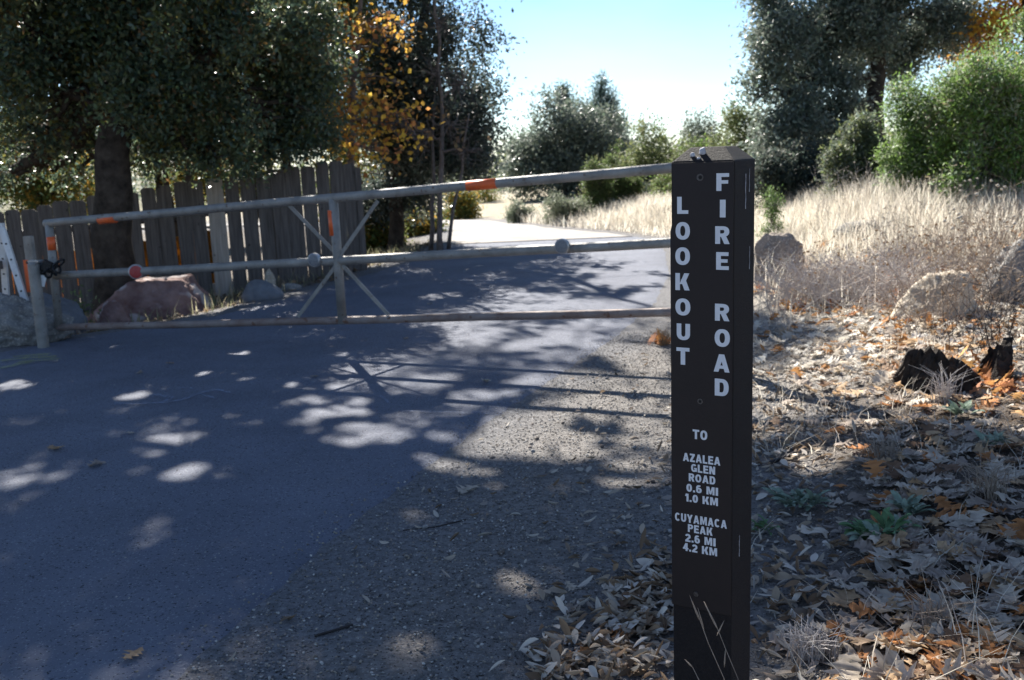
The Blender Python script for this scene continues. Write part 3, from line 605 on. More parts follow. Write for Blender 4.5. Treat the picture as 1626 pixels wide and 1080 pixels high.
def clump_points(clumps, n, rs, shell=2.0, gap=(1.1, -.12), seed=0):
    cl = np.array(clumps, float); wgt = cl[:, 3] * cl[:, 4] * cl[:, 5]; wgt = wgt ** .8; wgt /= wgt.sum()
    N = int(n * 1.7); k = rs.choice(len(cl), N, p=wgt); d = rs.normal(size=(N, 3)); d /= np.linalg.norm(d, axis=1)[:, None]
    ns = 30; sd = rs.normal(size=(len(cl), ns, 3)); sd /= np.linalg.norm(sd, axis=2)[..., None]; sr = rs.uniform(.5, 1.05, (len(cl), ns)); sw = rs.uniform(.16, .40, (len(cl), ns))
    jj = rs.integers(0, ns, N); r = rs.uniform(0, 1, N) ** (1 / 2.4); fr = rs.uniform(size=N) < .86
    C_ = sd[k, jj] * sr[k, jj][:, None]; o_ = np.where(fr[:, None], C_ + d * (r * sw[k, jj])[:, None], d * (rs.uniform(0, 1, N) ** .4)[:, None])
    P = cl[k, :3] + o_ * cl[k, 3:6]; d = o_ / (np.linalg.norm(o_, axis=1)[:, None] + 1e-6) * .6 + d * .5
    keep = noise_keep(P, gap[0], gap[1], seed); P, d = P[keep][:n], d[keep][:n]; return P, d
def wiggle(a, c, n, amp, rs):
    a, c = np.asarray(a, float), np.asarray(c, float); L = np.linalg.norm(c - a); t = np.linspace(0, 1, n)[:, None]; P = a + (c - a) * t
    j = rs.normal(size=(n, 3)) * amp * L; j[0] = 0; j[-1] = 0; return P + j
def tree(name, label, base, trunk_pts, trunk_r, clumps, ntw, leaf, colors, seed, cat='tree', group=None, bark=None, per=12, spread=.1, aspect=.5, mat_=None, gap=(1.1, -.12), shell=2.0, limb_r=.35, sub=5, low=.45, minz=None, trunk2=None, over=None, extra=()):
    rs = np.random.default_rng(seed); bark = bark or M_bark
    e = empty(name, base, label, cat, group)
    TP = [np.array(p, float) for p in trunk_pts]; P = []
    for i in range(len(TP) - 1): P += list(wiggle(TP[i], TP[i + 1], 5, .02, rs)[:-1])
    P.append(TP[-1]); rad = [trunk_r * (1.35 if i == 0 else 1) * (1 - .72 * i / (len(P) - 1)) for i in range(len(P))]
    b = MB().tube(P, rad, 12); shift(b.build('trunk', bark, smooth=True), e)
    if trunk2:
        for t2, r2 in trunk2:
            Q = wiggle(t2[0], t2[1], 8, .012, rs); shift(MB().tube(Q, list(np.linspace(r2, r2 * .3, 8)), 8).build('trunk', bark, smooth=True), e)
    for c in list(clumps) + list(extra):
        c0 = np.array(c[:3], float); cand = [p for i, p in enumerate(P) if i >= len(P) * low and p[2] < c0[2] + .3] or [P[int(len(P) * low)]]
        a = min(cand, key=lambda p: np.linalg.norm(p - c0)); i = [k for k, p in enumerate(P) if p is a][0]; r0 = max(rad[i] * limb_r * 1.4, .012)
        b = MB(); Q = wiggle(a, c0, 8, .045, rs); Q[1:-1, 2] += .12 * np.sin(np.linspace(0, math.pi, 6)) * np.linalg.norm(c0 - a) * .5
        b.tube(Q, list(np.linspace(r0, r0 * .4, 8)), 7)
        for _ in range(sub):
            d = rs.normal(size=3); d /= np.linalg.norm(d); t = c0 + d * np.array(c[3:6]) * .85; S = wiggle(Q[rs.integers(4, 8)], t, 6, .06, rs); b.tube(S, list(np.linspace(r0 * .4, r0 * .1, 6)), 5)
        shift(b.build('branch', bark, smooth=True), e)
    if ntw:
        Pp, D = clump_points(clumps, ntw, rs, shell, gap, seed)
        if minz is not None: k = Pp[:, 2] > minz; Pp, D = Pp[k], D[k]
        V, Fq, C = leaf_cloud(Pp, D, leaf, aspect, colors, spread, per, rs)
        if over:
            P2, D2 = clump_points(over[0], over[1], rs, .6, over[2], seed + 3); V2, F2, C2 = leaf_cloud(P2, D2, leaf * 1.15, aspect, colors, spread * 1.1, per, rs)
            Fq = np.concatenate([Fq, F2 + len(V)]); V = np.concatenate([V, V2]); C = np.concatenate([C, C2])
        shift(link('crown', np_mesh('crown', V, Fq, C), mat_ or M_leaf), e)
    return e
def cl_px(u, v, y, ru, rv=None, ry=None):      # clump given by its pixel centre, distance and pixel radii
    p = at_y(u, v, y); s_ = np.dot(p - CAM, F_) / FPX; rv = rv or ru; return (p[0], p[1], p[2], ru * s_, ry or ru * s_, rv * s_)
OAK = [(.085, .125, .07), (.07, .11, .075), (.105, .14, .065), (.06, .095, .062), (.12, .13, .06)]
OAKY = OAK * 3 + [(.16, .14, .03), (.16, .09, .03), (.12, .14, .04)]
# big oak in front of the fence, overhanging the road
b0 = at_y(178, 470, 10.9); b0[2] = float(gz(b0[0], b0[1]))
tp = [(b0[0], b0[1], b0[2] - .15), at_y(180, 330, b0[1]), at_y(184, 210, b0[1]), at_y(205, 80, b0[1] + .1), at_y(225, -120, b0[1] + .3), at_y(240, -420, b0[1] + .4)]
cl = [cl_px(60, 60, 10.6, 130, 100, .9), cl_px(200, 40, 11.2, 150, 110, 1.1), cl_px(330, 90, 11.0, 135, 105, 1.0), cl_px(430, 60, 11.6, 110, 115, .9), cl_px(110, 150, 10.8, 85, 45, .5), cl_px(250, 150, 10.6, 90, 50, .6),
      cl_px(310, 195, 11.2, 90, 55, .5), cl_px(420, 170, 11.6, 85, 65, .6), cl_px(0, -80, 10.5, 150, 90, 1.2), cl_px(250, -100, 10.5, 180, 110, 1.3), cl_px(340, 245, 11.3, 60, 22, .3), cl_px(60, 205, 11.4, 80, 45, .5), cl_px(20, 270, 11.8, 50, 28, .4), cl_px(110, 255, 12.2, 40, 30, .4), cl_px(245, 235, 11.4, 50, 30, .4), cl_px(440, 225, 12.0, 60, 30, .4), cl_px(390, 255, 12.2, 40, 16, .3), cl_px(500, 205, 12.4, 36, 40, .4), cl_px(470, 110, 12.0, 60, 90, .6), cl_px(40, 10, 11.6, 110, 90, .9)]
ov = [(-6.2, 10.5, 4.6, 1.5, 1.5, .9), (-5.0, 12.0, 5.6, 1.6, 1.5, 1.0), (-3.2, 11.2, 5.4, 1.5, 1.4, .9), (-2.4, 9.8, 4.7, 1.2, 1.0, .6), (-1.2, 10.4, 5.0, 1.0, .9, .55), (-.2, 10.0, 5.3, .9, .8, .5), (-4.2, 9.4, 5.0, 1.4, 1.2, .7),
      (-5.8, 13.4, 7.0, 1.6, 1.5, 1.0), (-3.8, 13.0, 7.4, 1.6, 1.5, 1.0), (-2.0, 12.0, 6.8, 1.1, 1.0, .6), (-7.6, 11.8, 5.4, 1.5, 1.5, 1.0), (.7, 10.2, 5.8, .9, .8, .45), (-.6, 9.0, 4.6, .8, .7, .35), (1.0, 9.3, 5.6, .8, .7, .35), (.2, 8.8, 5.2, .8, .6, .35), (1.5, 10.2, 6.2, .7, .7, .35), (.0, 8.3, 4.9, .8, .6, .35), (.8, 8.4, 5.1, .8, .6, .35), (1.4, 8.9, 5.6, .7, .6, .35), (.5, 7.7, 4.6, .7, .5, .3)]
tree('oak_tree', 'large dark evergreen oak growing in front of the plank fence', b0, tp, .235, cl, 12800, .062, OAKY, 11, per=14, spread=.10, gap=(1.6, -.02), limb_r=.6, sub=8, over=(ov, 17000, (1.15, -.32)), extra=ov)
# slender dark oaks behind the fence
GB_ = 'trees behind the plank fence'
for j, (u, y, us, lab) in enumerate([(452, 15.2, 455, 'twin-stemmed dark oak behind the plank fence beside the orange foliage'), (300, 17.5, 280, 'dark green oak rising behind the pale fence board')]):
    p = at_y(u, 400, y); p[2] = float(gz(p[0], p[1]))
    cl = [cl_px(us - 60, 120, y, 90, 80), cl_px(us + 40, 60, y, 90, 90), cl_px(us, -40, y, 120, 90), cl_px(us + 60, 190, y, 60, 40), cl_px(us - 20, 200, y + .3, 70, 45)]
    tree('slender_oak', lab, p, [(p[0], p[1], p[2] - .2), at_y(u + 2, 250, y), at_y(us, 80, y), at_y(us, -80, y)], .09, cl, 3600, .07, OAKY, 30 + j, per=13, spread=.12, group=GB_, trunk2=[((np.array([p[0] - .18, p[1], p[2] - .2]), at_y(us - 40, 60, y)), .07)])
# yellow-green backlit trees farther behind the fence
YEL = [(.40, .28, .03), (.30, .24, .04), (.2, .2, .05), (.45, .25, .03)]; MIX = [(.10, .13, .03), (.14, .15, .04), (.07, .10, .03), (.30, .18, .03)]
for j, (u, v, y, ru, rv, c, n, lab) in enumerate([(60, 250, 20, 90, 60, MIX, 1100, 'loose green tree with turning leaves at the far end of the fence'), (130, 285, 25, 60, 32, YEL, 700, 'small bright yellow tree behind the fence beside the big trunk'),
        (250, 240, 23, 80, 55, MIX, 900, 'green and rust tree behind the fence beyond the big trunk'), (400, 240, 24, 90, 50, MIX, 900, 'mixed green tree low behind the right half of the fence'), (-40, 140, 24, 110, 110, MIX, 1300, 'tall loose green tree beyond the fence above the white stand'), (590, 300, 24, 60, 60, MIX, 900, 'pale green tree seen past the end of the fence')]):
    p = at_y(u, 330, y); p[2] = float(gz(p[0], p[1]))
    cl = [cl_px(u + rng.uniform(-1, 1) * ru, v + rng.uniform(-1, 1) * rv, y + rng.uniform(-.8, .8), ru * .5, rv * .5) for _ in range(11)]
    tree('backdrop_tree', lab, p, [(p[0], p[1], p[2] - .2), at_y(u, v + rv * .4, y), at_y(u, v - rv * .6, y)], .11, cl, int(n * 1.5), .09, c, 50 + j, per=9, spread=.18, group=GB_, mat_=M_autumn, aspect=.6)
# orange-leaved oak past the fence end
p = at_y(560, 420, 13.9); p[2] = float(gz(p[0], p[1]))
OR = [(.66, .42, .06), (.62, .34, .05), (.50, .24, .05), (.42, .17, .05), (.55, .28, .05), (.34, .15, .06), (.6, .36, .05)]
cl = [cl_px(600, 45, 13.4, 70, 20), cl_px(655, 40, 13.1, 20, 8), cl_px(625, 180, 13.2, 50, 22), cl_px(660, 215, 13.0, 16, 8), cl_px(555, 45, 13.5, 45, 26), cl_px(640, 55, 13.2, 28, 10), cl_px(575, 120, 13.5, 50, 26), cl_px(635, 132, 13.2, 22, 9), cl_px(560, 170, 13.5, 50, 35), cl_px(600, 195, 13.4, 60, 38), cl_px(645, 205, 13.1, 25, 18), cl_px(590, 235, 13.5, 55, 24), cl_px(545, 215, 13.6, 40, 34), cl_px(520, 150, 13.6, 36, 40), (-2.2, 13.6, 3.9, .7, .6, .35)]
tree('autumn_oak', 'oak with orange and yellow autumn leaves at the fence end', p, [(p[0], p[1], p[2] - .2), at_y(556, 270, 13.9), at_y(560, 120, 13.8), at_y(575, -60, 13.7)], .075, cl, 330, .08, OR, 71, per=5, spread=.14, aspect=.75, mat_=M_autumn, bark=M_twig, gap=(2.0, -.3), sub=7)
# dark evergreen by the road beyond the gate
p = on_ground(625, 396)
cl = [cl_px(640, 60, 16.2, 90, 70), cl_px(720, 40, 16.4, 75, 70), cl_px(700, 140, 16.2, 85, 60), cl_px(620, 160, 16.6, 70, 60), cl_px(745, 195, 16.3, 50, 38), cl_px(690, 230, 16.4, 70, 40), cl_px(640, 240, 16.9, 60, 40), cl_px(740, 250, 16.4, 40, 26), cl_px(690, -60, 16.3, 100, 70), cl_px(640, 310, 17.4, 50, 30), cl_px(590, 330, 17.6, 40, 40)]
DK = [(.06, .082, .07), (.05, .07, .062), (.07, .09, .07), (.075, .08, .06)]
tree('evergreen_oak', 'dark evergreen oak standing at the left roadside beyond the gate', p, [(p[0], p[1], p[2] - .2), at_y(628, 300, p[1]), at_y(650, 160, 16.1), at_y(680, -40, 16.3), at_y(660, -220, 16.0)], .14, cl, 9500, .07, DK, 81, per=16, spread=.13, gap=(1.2, -.34), over=([(-1.9, 15.6, 6.6, 1.0, 1.0, .6), (-1.0, 15.4, 6.0, .7, .9, .5), (-2.8, 15.2, 7.0, 1.0, 1.0, .6), (-1.6, 14.6, 5.6, .7, .7, .4), (-.9, 16.2, 6.8, .6, .8, .4)], 1500, (1.4, .0)), extra=[(-1.9, 15.6, 6.4, 1.0, 1.0, .6), (-2.8, 15.2, 6.8, .9, .9, .5)])
# bare grey saplings in front of it
p = on_ground(698, 398)
b = [at_y(702, 200, 15.2), at_y(690, 20, 15.2)]
tw = [cl_px(690, 120, 15.2, 60, 60, .5), cl_px(720, 200, 15.2, 60, 50, .5), cl_px(670, 220, 15.1, 45, 50, .4), cl_px(735, 130, 15.2, 50, 50, .5), cl_px(700, 40, 15.2, 50, 60, .5), cl_px(745, 240, 15.1, 40, 35, .4)]
tree('bare_sapling', 'leafless grey multi-stemmed tree in front of the dark evergreen oak', p, [(p[0], p[1], p[2] - .1), at_y(700, 280, 15.3), b[0], b[1], at_y(688, -60, 15.2)], .045, tw, 24, .09, [(.3, .2, .1), (.25, .17, .1)], 91, bark=M_twig, sub=26, limb_r=.5, per=3, aspect=.7, mat_=M_autumn, low=.3,
     trunk2=[((on_ground(684, 397), at_y(690, 150, 15.4)), .04), ((on_ground(712, 396), at_y(745, 180, 15.3)), .032)])
# far oak, pines and shrubs at the bend
def gpt(u, y):
    p = at_y(u, 330, y); p[2] = float(gz(p[0], p[1])); return p
GREY = [(.12, .145, .11), (.09, .115, .085), (.14, .165, .13), (.07, .095, .07)]
p = gpt(900, 34)
tree('round_oak', 'round-crowned grey-green oak at the bend of the road', p, [(p[0], p[1], p[2] - .2), at_y(900, 280, 34), at_y(905, 200, 34)], .15, [cl_px(900, 210, 34, 52, 44), cl_px(855, 245, 34, 42, 40), cl_px(940, 240, 34, 42, 46), cl_px(885, 270, 33.6, 60, 44), cl_px(835, 285, 33.6, 30, 36), cl_px(930, 290, 34, 45, 36), cl_px(880, 170, 34.3, 30, 22), cl_px(905, 320, 33, 50, 20), cl_px(955, 215, 35, 34, 40), cl_px(965, 265, 34.5, 36, 44), cl_px(825, 255, 34, 26, 34)], 2600, .12, GREY, 101, per=16, spread=.2, gap=(.9, -.3))
PINE = [(.05, .085, .07), (.04, .07, .06), (.06, .10, .08)]
def pine(u, vtop, y, wpx, label, seed):
    p = gpt(u, y); top = at_y(u, vtop, y); rs = np.random.default_rng(seed); cl = []; L = top[2] - p[2]; s_ = y / FPX
    for i in range(11):
        t = .25 + .72 * i / 10; r = wpx * s_ * (1.05 - t) * 1.1 + .12; 
        for k in range(3):
            a = rs.uniform(0, 6.28); cl.append((top[0] + math.cos(a) * r * .55, top[1] + math.sin(a) * r * .55, p[2] + L * t, r * .55, r * .55, .16))
    cl.append((top[0], top[1], top[2] - .1, .2, .2, .3))
    tree('pine_tree', label, p, [(p[0], p[1], p[2] - .2), top], .14, cl, 1500, .24, PINE, seed, per=12, spread=.16, aspect=.16, gap=(1.5, -.6), shell=1, low=.1, sub=1, limb_r=.2, group='pines beyond the bend')
pine(955, 128, 46, 62, 'tall loose pine rising behind the round grey-green oak', 111); pine(897, 140, 52, 36, 'slender pine showing its tip left of the tall loose pine', 112)
def shrub(name, label, u, vtop, vbase, ru, y, colors, n, leaf, seed, per=10, spread=.09, aspect=.4, cat='shrub', group=None, m=None, peaks=4, gap=(1.8, -.34), z=None):
    p = at_y(u, vbase, y); p[2] = float(gz(p[0], p[1])); rs = np.random.default_rng(seed); cl = []
    d_ = p - CAM; vbase = max(vbase, 540 - FPX * np.dot(d_, U_) / np.dot(d_, F_))
    for i in range(peaks * 3):
        f = -.7 + 1.4 * ((i % peaks) + rs.uniform(.2, .8)) / peaks; hh = (1 - .45 * abs(f) ** 1.5) * rs.uniform(.62, 1.12); vm = vbase - (vbase - vtop) * hh * (.72, .42, .15)[i // peaks]
        cl.append(cl_px(u + f * ru, vm, y + rs.uniform(-.4, .4) * ru * y / FPX, ru * max(.3, 1.5 / peaks) * rs.uniform(.7, 1.25), (vbase - vtop) * hh * .28))
    T_ = at_y(u, vtop + (vbase - vtop) * .45, y)
    return tree(name, label, p, [(p[0], p[1], p[2] - .1), T_], max(.02, ru * y / FPX * .05), cl, n, leaf, colors, seed, cat=cat, group=group, bark=M_twig, per=per, spread=spread, aspect=aspect, mat_=m or M_soft, gap=gap, low=.2, sub=5, limb_r=.6, minz=p[2])
OLV = [(.12, .145, .055), (.10, .13, .05), (.15, .16, .065), (.085, .11, .045)]
GRN = [(.15, .25, .05), (.12, .22, .045), (.18, .28, .065), (.11, .18, .045)]
GLOSS = [(.24, .29, .18), (.16, .23, .09), (.13, .22, .06), (.28, .33, .22)]  # silver entries put the sun's gloss on the leaves into their colour
GS = 'shrubs along the far right roadside'
shrub('olive_shrub', 'broad olive-green shrub on the bank behind the gate top rail', 1060, 188, 340, 105, 24, OLV, 4200, .09, 121, group=GS, peaks=5)
shrub('olive_shrub', 'olive-green shrub on the bank beside the sign post top', 1175, 178, 335, 95, 23, OLV, 3800, .09, 122, group=GS, peaks=5)
shrub('olive_shrub', 'lower yellow-green shrub filling the slope below the olive shrubs', 1120, 222, 335, 90, 20.5, OLV + GRN[:1], 2600, .075, 129, group=GS, peaks=5)
shrub('olive_shrub', 'greyish olive shrub joining the slope to the bank oak', 1215, 225, 330, 60, 19, OLV + GREY[:2], 2200, .075, 130, group=GS, peaks=5)
shrub('far_oak', 'small dark oak top showing above the olive shrubs', 1110, 182, 300, 46, 36, GREY, 1600, .12, 123, spread=.16, cat='tree')
shrub('juniper_shrub', 'green upright juniper beyond the gate', 985, 238, 336, 30, 21.5, OLV + GRN[3:], 1700, .07, 124, group=GS, spread=.05, aspect=.3)
shrub('juniper_shrub', 'green juniper with a pointed top near the dry bank', 950, 252, 330, 28, 21, OLV + GRN[3:], 1500, .07, 125, group=GS, spread=.05, aspect=.3)
shrub('sage_shrub', 'grey-green sage bush on the dry grass bank', 905, 302, 348, 40, 20.3, [(.16, .18, .12), (.13, .15, .10)], 900, .05, 126, group=GS, spread=.06)
shrub('sage_shrub', 'small grey-green bush at the bend of the road', 828, 318, 352, 24, 22.5, [(.16, .18, .12), (.12, .15, .10)], 500, .05, 127, group=GS, spread=.06)
shrub('dark_shrub', 'dark shrub under the olive bushes behind the gate', 1040, 285, 338, 60, 22.5, DK, 900, .07, 128, group=GS)
for j, (u, vt, vb, ru, y, c, lab) in enumerate([(770, 285, 345, 34, 36, MIX, 'green bush where the road vanishes at the bend'), (730, 300, 352, 30, 30, MIX + YEL[:1], 'yellowing bush at the left of the road bend'), (800, 300, 345, 24, 40, DK, 'dark bush at the end of the visible road'), (660, 330, 392, 40, 19.5, MIX, 'low leafy bush under the dark evergreen oak'), (600, 345, 410, 36, 17.5, MIX, 'leafy bush just past the fence end')]):
    shrub('roadside_bush', lab, u, vt, vb, ru, y, c, 700, .08, 140 + j, spread=.12, aspect=.55, group='bushes at the left roadside', m=M_autumn if c is YEL else M_soft)
shrub('small_plant', 'small green plant between the grey and red boulders', 127, 462, 502, 22, 9.6, [(.12, .16, .07)], 45, .05, 150, per=6, spread=.06, cat='plant')
rs = np.random.default_rng(5); WP = []
for k in range(900):
    x_ = rs.uniform(-95, 110); y_ = rs.uniform(62, 92); WP.append((x_, y_, float(gz(x_, y_)) + .2 + rs.uniform(0, 1) * (1.7 + .9 * math.sin(x_ * .23) + .7 * math.sin(x_ * .61)), 1, 1, 1))
WP = np.array(WP)[:, :3]; WP = np.repeat(WP, 7, 0) + rs.normal(size=(6300, 3)) * np.array([.9, .9, .45]); Dw = rs.normal(size=WP.shape)
Vw, Fw, Cw = leaf_cloud(WP, Dw, .34, .6, GREY + OLV, .35, 7, rs)
tag(link('distant_wood', np_mesh('distant_wood', Vw, Fw, Cw), M_soft), 'far-off belt of scrubby woodland along the horizon', 'woodland', kind='stuff')
# right bank: oak and bushes
p = gpt(1390, 17)
RO = [(.17, .205, .165), (.12, .155, .12), (.21, .24, .2), (.09, .12, .09)]
cl = [cl_px(1250, 60, 16.5, 62, 60), cl_px(1240, 150, 16.3, 55, 50), cl_px(1330, 40, 17, 80, 70), cl_px(1420, 20, 17.2, 80, 55), cl_px(1310, 130, 16.8, 65, 50), cl_px(1250, 215, 16.2, 55, 40), cl_px(1500, 40, 17.4, 70, 50), cl_px(1400, 90, 17.6, 60, 40), cl_px(1300, -60, 17, 100, 70), cl_px(1450, -70, 17, 110, 70), cl_px(1310, 215, 16.8, 50, 36), cl_px(1230, -10, 16.6, 40, 50)]
tree('bank_oak', 'large grey-green oak on the bank behind the sign post', p, [(p[0], p[1], p[2] - .2), at_y(1388, 190, 17), at_y(1392, 60, 17), at_y(1380, -120, 17)], .21, cl, 8200, .075, RO, 161, per=14, spread=.13, gap=(1.5, -.12), limb_r=.45)
p = gpt(1640, 16); 
tree('amber_oak', 'oak with amber leaves at the top of the right bank', p, [(p[0], p[1], p[2] - .2), at_y(1630, 40, 16), at_y(1620, -80, 16)], .12, [cl_px(1610, 20, 16, 40, 40), cl_px(1570, 60, 16.5, 35, 30), cl_px(1650, 0, 16, 60, 60), cl_px(1540, 80, 17.8, 40, 26)], 420, .085, OR, 165, per=6, aspect=.7, mat_=M_autumn)
shrub('green_bush', 'tall green bush with silvery tips on the right bank', 1610, 50, 300, 150, 11.6, GLOSS + GRN + [(.2, .17, .11)], 8500, .055, 171, per=11, spread=.055, peaks=9, aspect=.34)
shrub('green_bush', 'rounded silvery green bush left of the tall green bush', 1495, 100, 305, 98, 12.2, GLOSS + GRN, 5600, .055, 172, per=11, spread=.055, peaks=7, aspect=.34)
shrub('green_bush', 'lower green bush under the large bank oak', 1370, 195, 305, 62, 13, OLV + GLOSS[:1] + GREY, 4000, .055, 173, per=11, spread=.06, peaks=6, aspect=.34)
shrub('green_bush', 'small green seedling bush in the pale grass beside the sign post', 1226, 288, 322, 18, 12, [(.10, .16, .05)], 260, .035, 174, spread=.04)
shrub('dark_shrub', 'dark twiggy shrub at the foot of the bank oak', 1270, 215, 300, 75, 15, DK, 2000, .07, 175)

# ------------------------------------------------------------------ dry grass, brush, litter (stuff) and countable leaves
def blades(name, n, region, hmin, hmax, colors, label, lean=.9, width=.005, seed=1, wfn=None):
    rs = np.random.default_rng(seed); x = rs.uniform(region[0], region[1], n); y = rs.uniform(region[2], region[3], n)
    k = wfn(x, y, rs) if wfn else np.ones(n, bool); x, y = x[k], y[k]; n = len(x); z = gz(x, y) - .01
    h = rs.uniform(hmin, hmax, n) * (.6 + .5 * (wob(x, y, .7) + .6)); a = rs.uniform(0, 6.283, n); ln = rs.uniform(.1, 1, n) * lean * h
    B = np.stack([x, y, z], -1); dx = np.stack([np.cos(a), np.sin(a), 0 * a], -1); sd = np.stack([-np.sin(a), np.cos(a), 0 * a], -1) * (width * rs.uniform(.6, 1.4, n))[:, None]
    up = np.array([0, 0, 1.0]); v = [B - sd, B + sd]; m1 = B + up * h[:, None] * .55 + dx * ln[:, None] * .3; t = B + up * h[:, None] + dx * ln[:, None]
    V = np.stack([B - sd, B + sd, m1 + sd * .8, m1 - sd * .8, t + sd * .15, t - sd * .15], 1).reshape(-1, 3); o = np.arange(n)[:, None] * 6
    Fq = np.concatenate([o + np.array([0, 1, 2, 3]), o + np.array([3, 2, 4, 5])])
    cc = np.asarray(colors)[rs.integers(0, len(colors), n)] * rs.uniform(.75, 1.2, (n, 1)); ob = link(name, np_mesh(name, V, Fq, np.repeat(cc, 6, 0)), M_grass)
    return tag(ob, label, 'grass', kind='stuff')
STRAW = [(.70, .64, .53), (.75, .70, .61), (.62, .55, .46), (.66, .64, .55), (.52, .46, .39)]
def on_bank(x, y, rs):
    d = x - xr(y); return (d > .8) & (rs.uniform(0, 1, len(x)) < sm(8.6, 11, y + .6 * wob(x, y)) * .9 + .04 * (y > 7.5)) & (x < 1.1 * y * .55 + 3)
blades('dry_grass', 150000, (1.8, 12, 7.5, 19), .10, .36, STRAW, 'pale dry grass covering the sunlit right bank', width=.0032, seed=3, wfn=on_bank)
blades('dry_grass', 30000, (.0, 6.5, 15.5, 25), .08, .28, STRAW, 'pale dry grass on the bank along the bend of the road', lean=1.3, seed=4, wfn=lambda x, y, rs: (x - xr(y) > .15 + .3 * rs.uniform(0, 1, len(x))))
blades('roadside_grass', 7000, (-8, 0, 8.5, 17), .06, .22, [(.28, .26, .15), (.2, .21, .11), (.36, .32, .2)], 'thin short grass along the left road edge', seed=5, wfn=lambda x, y, rs: (xl(y) - x > .25) & (xl(y) - x < 2.2) & (rs.uniform(0, 1, len(x)) < .7))
blades('litter_straw', 2600, (.5, 4, 2.0, 6.2), .05, .2, STRAW, 'fine dry straw standing in the leaf litter beside the post', lean=1.6, width=.0016, seed=6, wfn=lambda x, y, rs: (x - xr(y) > 1.3) & (wob(x, y, 1.3) > -.1))

def twig_tangle(name, label, cat, c, rx, ry, h, n, r, m, seed, heads=0, hm=None, hr=.02, hlab='seed_head'):
    rs = np.random.default_rng(seed); e = empty(name, c, label, cat); b = MB()
    tips = []
    for i in range(n):
        a = np.array(c) + np.array([rs.normal() * rx * .4, rs.normal() * ry * .4, 0]); a[2] = float(gz(a[0], a[1])) - .01
        t = a + np.array([rs.normal() * rx * .5, rs.normal() * ry * .5, h * rs.uniform(.45, 1.1)]); Q = wiggle(a, t, 6, .05, rs); b.tube(Q, list(np.linspace(r, r * .35, 6)), 4, cap=False); tips.append(t)
        for _ in range(3):
            s0 = Q[rs.integers(2, 5)]; t2 = s0 + rs.normal(size=3) * np.array([.35, .35, .25]) * h * .6 + np.array([0, 0, .12 * h]); b.tube(wiggle(s0, t2, 4, .06, rs), [r * .5, r * .45, r * .35, r * .25], 3, cap=False); tips.append(t2)
    shift(b.build('stems', m), e)
    for i in range(heads):
        t = tips[rs.integers(len(tips))] + rs.normal(size=3) * .015; o = blob(hlab, (0, 0, 0), hr * rs.uniform(.6, 1.2), hm, None, (1, 1, .85), i % 7, 1); o.location = Vector(t); shift(o, e)
    return e
M_seed = mat('seed_head', (.34, .23, .13), .9, 60, (.2, .12, .06), .6, 80); M_seedp = mat('pale_seed_head', (.55, .5, .42), .9, 60, (.42, .36, .28), .6, 80)
M_tan = mat('dry_stem', (.36, .29, .23), .9, 30, (.22, .17, .13)); M_gry = mat('grey_stem', (.50, .46, .43), .9, 30, (.36, .32, .30)); M_dkst = mat('dark_stem', (.05, .042, .04), .9, 30, (.025, .02, .02))
q = on_ground(1350, 420); twig_tangle('dry_brush', 'grey tangle of leafless brush behind the speckled tan boulder', 'shrub', (q[0], q[1], q[2]), .85, .5, .42, 260, .004, M_gry, 201)
q = on_ground(1290, 405); twig_tangle('dry_brush', 'low grey brush right beside the speckled tan boulder', 'shrub', (q[0], q[1], q[2]), .45, .35, .32, 110, .004, M_gry, 202)
q = on_ground(1480, 450); twig_tangle('dead_flower', 'dead brown buckwheat with round seed heads above the tan boulder', 'plant', (q[0], q[1], q[2]), .45, .4, .5, 60, .003, M_tan, 203, 90, M_seed, .012)
q = on_ground(1575, 430); twig_tangle('dead_flower', 'tall dead weeds with pale round heads by the pinkish boulder', 'plant', (q[0], q[1], q[2]), .5, .4, .75, 50, .003, M_tan, 204, 70, M_seedp, .013)
q = on_ground(1425, 440); twig_tangle('dead_flower', 'dead weed with pale button heads in the orange litter', 'plant', (q[0], q[1], q[2]), .25, .25, .42, 26, .003, M_tan, 205, 46, M_seedp, .012)
q = on_ground(1590, 560); twig_tangle('dark_weed', 'dark spindly weed stems behind the charred stump', 'plant', (q[0], q[1] + .1, q[2]), .28, .2, .5, 24, .003, M_dkst, 206)
q = on_ground(1600, 330); twig_tangle('dead_flower', 'pale fluffy dead flowers in front of the tall green bush', 'plant', (q[0] * .8, q[1] * .8, float(gz(q[0] * .8, q[1] * .8))), .7, .4, .8, 40, .003, M_tan, 207, 90, M_seedp, .014)

for i_, (u, v, rx_, h_, n_, m_, hm_, lab) in enumerate([(1300, 372, .35, .5, 40, M_tan, M_seed, 'brown dried weed standing behind the speckled boulder'), (1400, 372, .45, .55, 50, M_gry, M_seed, 'grey dead weed with small brown heads in the pale grass'), (1520, 385, .5, .6, 60, M_tan, M_seed, 'thick rusty dead weed above the blocky tan boulder'), (1450, 345, .5, .6, 40, M_tan, M_seedp, 'tall straw-coloured weed below the silvery green bush'), (1600, 395, .4, .6, 50, M_tan, M_seed, 'brown seeded weed rising over the pinkish grey boulder'), (1340, 330, .5, .6, 40, M_gry, M_seedp, 'pale leaning weed stalks below the lower grey-green bush')]):
    q = on_ground(u, v); twig_tangle('dead_weed', lab, 'plant', (q[0], q[1], q[2]), rx_, .35, h_, n_, .003, m_, 220 + i_, 60, hm_, .010)
